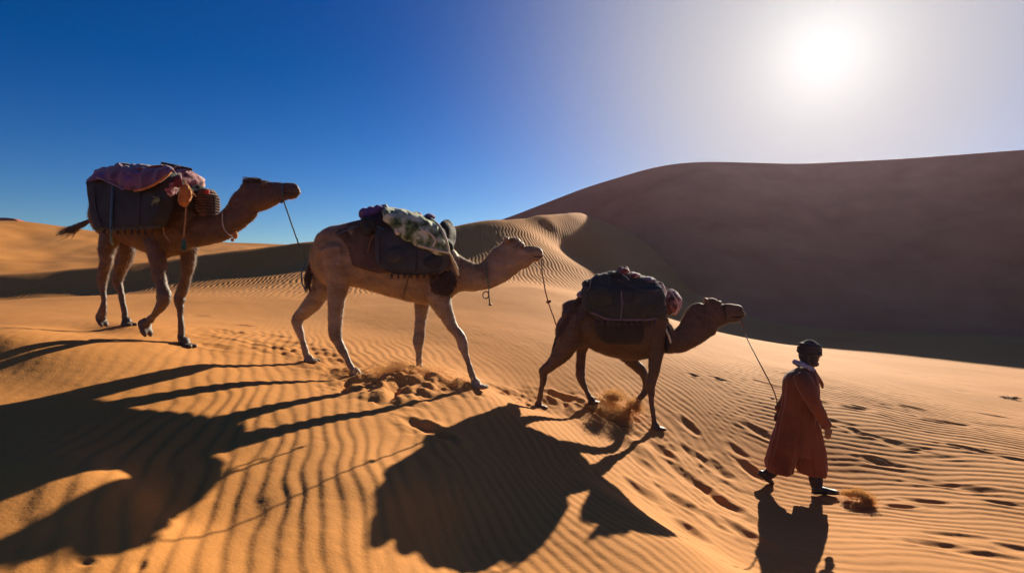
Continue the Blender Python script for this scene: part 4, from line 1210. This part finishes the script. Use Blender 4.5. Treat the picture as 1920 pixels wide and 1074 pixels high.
# ================================================================== the man leading the caravan
fm = Frame(1495, 6.65, -5)
SKIN = fabric('sun browned skin', (0.13, 0.065, 0.038), (0.19, 0.10, 0.06), scale=12, rough=0.6, bump=0.1, sheen=0.0)
ROBE = fabric('rust brown wool robe', (0.12, 0.034, 0.015), (0.20, 0.062, 0.024), scale=3.0, rough=0.95, bump=0.5, bscale=120, sheen=0.25, stretch=(1, 1, .4))
TURBAN = fabric('black cotton turban', (0.012, 0.012, 0.013), (0.028, 0.026, 0.026), scale=10, bump=0.5, bscale=70)
SCARF = fabric('blue and white scarf', (0.05, 0.08, 0.26), (0.34, 0.36, 0.46), scale=32, bump=0.4, c3=(.28, .1, .16))
TROUSER = fabric('dark cotton trousers', (0.018, 0.016, 0.018), (0.035, 0.03, 0.032), scale=8)
LEATHER = fabric('black leather', (0.012, 0.011, 0.011), (0.03, 0.027, 0.026), scale=14, rough=0.5, bump=0.3, sheen=0)
side = [*fm.n]
B = Part()
B.loft(torso_rows(fm, [(1500,690,730,.10),(1502,700,760,.18)]), side=side, ns=6)
B.loft(limb_rows(fm, [(1503,704,0,14,1.3),(1501,722,0,23,1.25),(1500,750,0,21,1.15),(1497,780,0,19,1.1),(1496,810,0,20,1.15)]), ns=20, seg=20, side=side)
B.loft(limb_rows(fm, [(1511,706,0,10),(1515,692,0,9.5),(1519,680,0,10)]), ns=8, side=side)
hc = fm.p(1519, 664); ms = fm.s(1519)
up = Vector((0.10, 0, 1)).normalized(); fw = (fm.h - up * fm.h.dot(up)).normalized()
def hp(f, u, l): return hc + fw * f + up * u + fm.n * l
B.blob(hp(-.01, .025, 0), .100, .078, .105, fw, fm.n, up)
B.loft([(*hp(.035, -.01, 0), .075, .066), (*hp(.055, -.055, 0), .05, .056), (*hp(.062, -.095, 0), .030, .038)], ns=8, seg=14, side=side)
B.blob(hp(.080, -.118, 0), .024, .024, .022, fw, fm.n, up)
B.loft([(*hp(.088, .030, 0), .010, .010), (*hp(.106, .0, 0), .012, .013), (*hp(.116, -.025, 0), .014, .018)], ns=6, seg=8, side=side)
B.blob(hp(.085, .035, .025), .018, .034, .010, fw, fm.n, up); B.blob(hp(.085, .035, -.025), .018, .034, .010, fw, fm.n, up)
B.blob(hp(.098, -.058, 0), .013, .024, .008, fw, fm.n, up); B.blob(hp(.094, -.074, 0), .013, .021, .008, fw, fm.n, up)
for sd in (1, -1):
    B.blob(hp(.06, -.015, .045 * sd), .024, .02, .022, fw, fm.n, up)
    B.blob(hp(-.012, -.005, .080 * sd), .018, .012, .032, fw, fm.n, up)
# near arm hanging forward, far arm drawn back to the rope
B.loft(limb_rows(fm, [(1502,712,.17,9.5),(1516,738,.24,8.2),(1532,766,.28,7),(1543,784,.28,6),(1551,800,.28,4.6)]), ns=20, seg=12, side=side)
B.loft(limb_rows(fm, [(1498,712,-.17,9.5),(1482,738,-.22,8),(1468,758,-.24,6.6),(1462,768,-.24,5.5),(1459,773,-.24,4.6)]), ns=20, seg=12, side=side)
# legs
B.loft(limb_rows(fm, [(1492,800,-.09,15),(1484,826,-.10,12.5),(1474,852,-.10,9.5),(1458,872,-.10,8),(1440,890,-.10,5.8),(1434,896,-.10,5.5)]), ns=20, seg=14, side=side)
B.loft(limb_rows(fm, [(1502,800,.09,16),(1510,828,.10,13),(1520,856,.10,9.8),(1526,880,.10,8),(1530,904,.10,5.8),(1531,914,.10,5.8)]), ns=20, seg=14, side=side)
# hands: palm, four fingers, thumb
def hand(part, wrist, down, fwd, lat, curl=0.5, k=1.0):
    """down: along the fingers, fwd: towards the thumb side, lat: back of the hand outward"""
    down, fwd, lat = down.normalized(), fwd.normalized(), lat.normalized()
    c = wrist + down * .048 * k
    part.blob(c, .050 * k, .040 * k, .017 * k, down, fwd, lat)
    part.blob(wrist + down * .005, .022 * k, .024 * k, .018 * k, down, fwd, lat)
    for i, (off, ln) in enumerate(((.030, .070), (.010, .078), (-.010, .072), (-.028, .056))):
        a = wrist + down * (.082 - abs(off - .005) * .25) * k + fwd * off * k
        pts = [(*(a - down * .02 * k), .0100 * k)]
        d = down.copy()
        p_ = a.copy()
        for j, fr_ in enumerate((.42, .33, .25)):
            ang = curl * (0.35 + .45 * j) + .05 * i
            dd_ = down * math.cos(ang) - lat * math.sin(ang)
            p_ = p_ + dd_ * ln * fr_ * k
            pts.append((*p_, (.0092, .0082, .0068)[j] * k))
        part.loft(pts, ns=8, seg=8, side=[*fwd])
    a = wrist + down * .022 * k + fwd * .030 * k
    part.loft([(*(a - fwd * .012), .012 * k), (*(a + fwd * .018 * k + down * .022 * k - lat * .008 * k), .0105 * k), (*(a + fwd * .022 * k + down * .055 * k - lat * .018 * k), .008 * k)], ns=8, seg=8, side=[*lat])
w1 = fm.p(1551, 800, .28)
hand(B, w1, Vector((.12, 0, -1)), fm.h, fm.n, .55, 1.0)
w2 = fm.p(1459, 773, -.24)
hand(B, w2, (-fm.h * .35 + Vector((0, 0, -1))), fm.h, -fm.n, 1.5, .95)
man = build('person', B, SKIN, voxel=.0065, smooth_it=2)
tag(man, 'man in a long rust brown robe and black turban walking ahead and leading the camels', 'person')
for sd in (1, -1):
    build('eye', Part().blob(hp(.088, .018, .030 * sd), .010, .012, .009, fw, fm.n, up, 12, 8), EYE, man)

# beard
bd = Part().blob(hp(.078, -.105, 0), .034, .044, .034, fw, fm.n, up).blob(hp(.045, -.085, .04), .035, .022, .035, fw, fm.n, up).blob(hp(.045, -.085, -.04), .035, .022, .035, fw, fm.n, up).blob(hp(.106, -.048, 0), .008, .026, .007, fw, fm.n, up)
bo = build('beard', bd, HAIR, man, voxel=.006, smooth_it=1, noise_amp=.004, noise_scale=60)

# robe: body, two skirt panels and both sleeves grown together
R = Part()
def ring_rows(rows, nr, seg, fold, seed, cap=True):
    S_ = smooth_path(np.array(rows, float), nr)
    vs = []
    for i, (py, xa, xb, hw, lat) in enumerate(S_):
        a, b = fm.p(xa, py, lat), fm.p(xb, py, lat)
        c = (a + b) / 2; hx = (b - a).length / 2
        t_ = i / (nr - 1)
        for k in range(seg):
            an = 2 * math.pi * k / seg
            fo = 1 + fold * (0.25 + t_) * (mnoise.noise(Vector((math.cos(an) * 3.2, math.sin(an) * 3.2, t_ * .9 + seed))) + .5 * mnoise.noise(Vector((math.cos(an) * 7, math.sin(an) * 7, t_ * 1.4 + seed))))
            vs.append(c + fm.h * (hx * math.cos(an) * fo) + fm.n * (hw * math.sin(an) * fo))
    fs = []
    for i in range(nr - 1):
        for k in range(seg):
            fs.append((i * seg + k, (i + 1) * seg + k, (i + 1) * seg + (k + 1) % seg, i * seg + (k + 1) % seg))
    fs.append(tuple(range(seg))); fs.append(tuple((nr - 1) * seg + k for k in range(seg))[::-1])
    R.add(vs, fs)
ring_rows([(688,1500,1524,.07,0),(694,1489,1526,.10,0),(701,1479,1529,.155,0),(712,1472,1530,.19,0),(730,1470,1532,.195,0),(760,1467,1532,.18,0),(790,1460,1532,.175,0),(825,1453,1536,.185,0),(840,1450,1538,.185,0),(850,1450,1538,.18,0)], 60, 64, .16, 3)
ring_rows([(775,1470,1494,.12,0),(795,1461,1495,.165,-.01),(830,1451,1492,.20,-.01),(855,1444,1487,.20,-.02),(870,1440,1481,.19,-.02),(884,1442,1478,.18,-.02)], 40, 56, .24, 7)
ring_rows([(775,1490,1526,.12,0),(795,1490,1533,.165,.01),(830,1492,1538,.20,.01),(855,1495,1541,.20,.02),(872,1500,1543,.195,.02),(887,1502,1544,.185,.02)], 40, 56, .24, 11)
R.loft(limb_rows(fm, [(1502,706,.12,15),(1512,724,.20,16.5),(1524,750,.27,13.5),(1536,772,.29,11.5),(1547,792,.29,9.5),(1550,799,.29,10.2)]), ns=34, seg=20, side=side)
R.loft(limb_rows(fm, [(1500,706,-.12,15),(1490,724,-.19,16),(1477,748,-.23,13.5),(1466,762,-.24,11),(1461,768,-.24,10.5)]), ns=30, seg=20, side=side)
rb = build('robe', R, ROBE, man, voxel=.0105, smooth_it=3, noise_amp=.006, noise_scale=11)
# open collar standing off the chest
build('collar', Part().loft([(*fm.p(1524, 694, .05), .02, .05), (*fm.p(1532, 706, .05), .016, .05), (*fm.p(1540, 718, .04), .014, .035), (*fm.p(1542, 727, .03), .010, .015)], ns=12, seg=10, side=side), ROBE, rb)
# trousers and boots
T = Part()
T.loft(limb_rows(fm, [(1476,850,-.10,12),(1460,871,-.10,11),(1446,885,-.10,10.5),(1437,892,-.10,9)]), ns=16, seg=14, side=side)
T.loft(limb_rows(fm, [(1520,856,.10,13),(1526,880,.10,12.5),(1530,900,.10,12.5),(1531,911,.10,11)]), ns=16, seg=14, side=side)
build('trousers', T, TROUSER, man, voxel=.012, smooth_it=2, noise_amp=.006, noise_scale=14)
def boot(ank, heel, toe, lat):
    a, h_, t_ = fm.p(*ank, lat), fm.p(*heel, lat), fm.p(*toe, lat)
    f_ = (t_ - h_).normalized(); u_ = Vector((0, 0, 1)) - f_ * f_.z; u_.normalize()
    b_ = Part()
    L_ = (t_ - h_).length
    b_.loft([(*(h_ + u_ * .032 + f_ * .01), .034, .036), (*(h_ + f_ * L_ * .35 + u_ * .036), .040, .038), (*(h_ + f_ * L_ * .68 + u_ * .026), .028, .046), (*(h_ + f_ * L_ * .93 + u_ * .020), .020, .038)], ns=16, seg=16, side=side, power=2.6)
    b_.loft([(*a, .050, .046), (*(h_ + f_ * L_ * .16 + u_ * .05), .045, .040)], ns=8, seg=14, side=side)
    bt = build('boot', b_, LEATHER, man, voxel=.008, smooth_it=2)
    s_ = Part().loft([(*(h_ + u_ * .004), .008, .036), (*(h_ + f_ * L_ * .35 + u_ * .004), .008, .034), (*(h_ + f_ * L_ * .70 + u_ * .003), .008, .048), (*(h_ + f_ * L_ * .96 + u_ * .004), .008, .036)], ns=14, seg=14, side=side, power=4)
    build('sole', s_, BLACK_CLOTH, bt)
boot((1436, 891), (1422, 889), (1448, 909), -.10)
boot((1531, 908), (1524, 924), (1572, 925), .10)
# turban: wound bands over a cap, with the tail falling behind the neck
tb_ = Part().blob(hp(-.014, .062, 0), .112, .094, .108, fw, fm.n, up, 24, 14)
for k in range(8):
    tilt = (-.30, .34, -.10, .46, .0, -.42, .25, .12)[k]
    hgt = .018 + .0145 * k
    dome = math.sqrt(max(.12, 1 - (max(0, hgt - .03) / .125) ** 2))
    rx_, ry_ = .124 * dome, .104 * dome
    pts = []
    for j in range(25):
        a = 2 * math.pi * j / 24
        q = hp(-.014 + rx_ * math.cos(a), hgt + .085 * tilt * math.cos(a + k * 1.3) + .012 * math.cos(a), ry_ * math.sin(a))
        pts.append((*q, .018 + .004 * math.sin(3 * a + k), .014))
    tb_.loft(pts, ns=60, seg=8, side=[*up], caps=False)
tb_.loft([(*hp(-.085, .02, .03), .035, .07), (*hp(-.085, -.05, .03), .03, .075), (*hp(-.07, -.11, .03), .03, .08)], ns=12, seg=14, side=side)
tb_.loft([(*hp(.0, .0, .075), .045, .02), (*hp(.005, -.06, .072), .04, .02), (*hp(.03, -.11, .055), .03, .02)], ns=12, seg=12, side=side)
tb_.blob(hp(-.042, -.005, 0), .088, .092, .115, fw, fm.n, up)
tu = build('turban', tb_, TURBAN, man, voxel=.0065, smooth_it=1, noise_amp=.003, noise_scale=30)
sc_ = Part()
pts = []
for j in range(21):
    a = 2 * math.pi * j / 20
    q = fm.p(1508, 687) + fw * (.105 * math.cos(a)) + fm.n * (.095 * math.sin(a)) + Vector((0, 0, -.045 * math.cos(a)))
    pts.append((*q, .020 + .005 * math.sin(4 * a), .028))
sc_.loft(pts, ns=60, seg=12, side=[0, 0, 1], caps=False)
build('scarf', sc_, SCARF, man, voxel=.008, smooth_it=1, noise_amp=.006, noise_scale=26)

# rope from the front camel's muzzle to the man's hand
hd = fm.p(1458, 777, -.24)
rope([f3.p(1390, 598), f3.p(1398, 628), fm.p(1424, 680, .5).lerp(f3.p(1424, 680), .5), fm.p(1446, 722, -.1), fm.p(1456, 750, -.22), hd, hd + Vector((.01, 0, -.09)), hd + Vector((.03, .02, -.22))], .0075, ROPE_BROWN, 'brown lead rope from the muzzle of the front camel to the hand of the man')

# ------------------------------------------------------------------ kicked-up sand and small things on the ground
SPRAY = coat_mat('flying sand', (.74, .52, .27), .75)
def above(px, py, d, h=0.0):
    q = pix(px, py, d)
    return Vector((q.x, q.y, float(base_z(np.array([q.x]), np.array([q.y]))[0]) + CZ + h))
sand_spray('kicked_sand', [(pix(1150, 742, 7.9), (.10, .10, .055), 3), (pix(1128, 768, 7.9), (.14, .12, .06), 2), (pix(1165, 775, 7.8), (.12, .12, .08), 3), (pix(1187, 755, 7.8), (.08, .08, .05), 1), (pix(1163, 800, 7.6), (.06, .08, .08), 1.6), (pix(1195, 765, 7.8), (.06, .06, .04), 1)],
           30000, .0060, SPRAY, 'golden sand thrown up by the lifted front foot of the small camel', 3)
sand_spray('kicked_sand', [(pix(1592, 925, 6.5), (.05, .05, .022), 1), (pix(1612, 925, 6.4), (.055, .06, .025), 2), (pix(1628, 938, 6.3), (.04, .05, .04), 2), (pix(1615, 948, 6.25), (.045, .05, .025), 1.4)],
           12000, .006, SPRAY, 'sand kicked forward in an arc ahead of the boots of the man', 5)
sand_spray('kicked_sand', [(above(700, 700, 7.1, .05), (.35, .2, .05), 2), (above(745, 695, 7.1, .10), (.16, .15, .07), 2), (above(790, 700, 7.2, .06), (.22, .18, .05), 2), (above(850, 715, 7.0, .03), (.2, .15, .03), 1)],
           15000, .005, SPRAY, 'low drift of sand stirred up under the belly of the fawn camel', 7)
# dry scrub at the right edge
def scrub(px, py, lb, r=.10, n=60):
    g = ground_hit(px, py)
    st = []
    for _ in range(n):
        a = random.uniform(0, 6.28); el_ = random.uniform(.1, .9)
        d_ = Vector((math.cos(a) * math.cos(el_) * 1.5, math.sin(a) * math.cos(el_), math.sin(el_) * .5))
        st.append((g + Vector((0, 0, -.01)), g + d_ * r * .5 + Vector((0, 0, .012)), g + d_ * r * random.uniform(.7, 1.2)))
    o = hair_strands('dry_scrub', st, WOOD, r0=.004)
    tag(o, lb, 'plant')
scrub(1893, 748, 'dark dry scrub lying on the sand near the right edge', .16, 90)
def stone(px, py, r, lb):
    g = ground_hit(px, py)
    P_ = Part().blob(g + Vector((0, 0, r * .25)), r, r * .8, r * .55, nu=14, nv=9)
    o = build('stone', P_, fabric('dark pebble', (.05, .035, .025), (.10, .07, .05), 30), noise_amp=r * .25, noise_scale=1.3 / r)
    tag(o, lb, 'stone')
stone(1351, 713, .035, 'small dark stone on the sand behind the head of the front camel')
stone(1448, 748, .03, 'small dark stone on the sand just left of the man')
def twig(x0, y0, x1, y1, lb):
    a, b_ = ground_hit(x0, y0), ground_hit(x1, y1)
    up_ = Vector((0, 0, .012))
    o = tube('twig', [a + up_, a.lerp(b_, .5) + up_ * 1.6 + Vector((.01, .02, 0)), b_ + up_], .007, WOOD, seg=6)
    tag(o, lb, 'twig')
twig(1642, 862, 1664, 872, 'thin dry twig on the sand right of the man')
def glare_haze_box(density, g):  # added volume: its lilac scatter imitates lens glare over the shaded dune
    v = [(x, y, z) for x in (-2600, 2600) for y in (-2600, 2600) for z in (-1.1, 21.0)]
    f = [(0,1,3,2),(4,6,7,5),(0,4,5,1),(2,3,7,6),(0,2,6,4),(1,5,7,3)]
    m = bpy.data.materials.new('glare veil'); m.use_nodes = True
    nt = m.node_tree; nt.nodes.clear()
    o = nt.nodes.new('ShaderNodeOutputMaterial'); p = nt.nodes.new('ShaderNodeVolumePrincipled')
    p.inputs['Color'].default_value = (0.98, 0.78, 0.98, 1); p.inputs['Density'].default_value = density
    p.inputs['Anisotropy'].default_value = g
    nt.links.new(p.outputs[0], o.inputs['Volume'])
    h = bpy.data.objects.new('haze', mesh_np('haze', v, f, m, False)); COL.objects.link(h); tag(h, kind='stuff')
glare_haze_box(0.00019, 0.70)
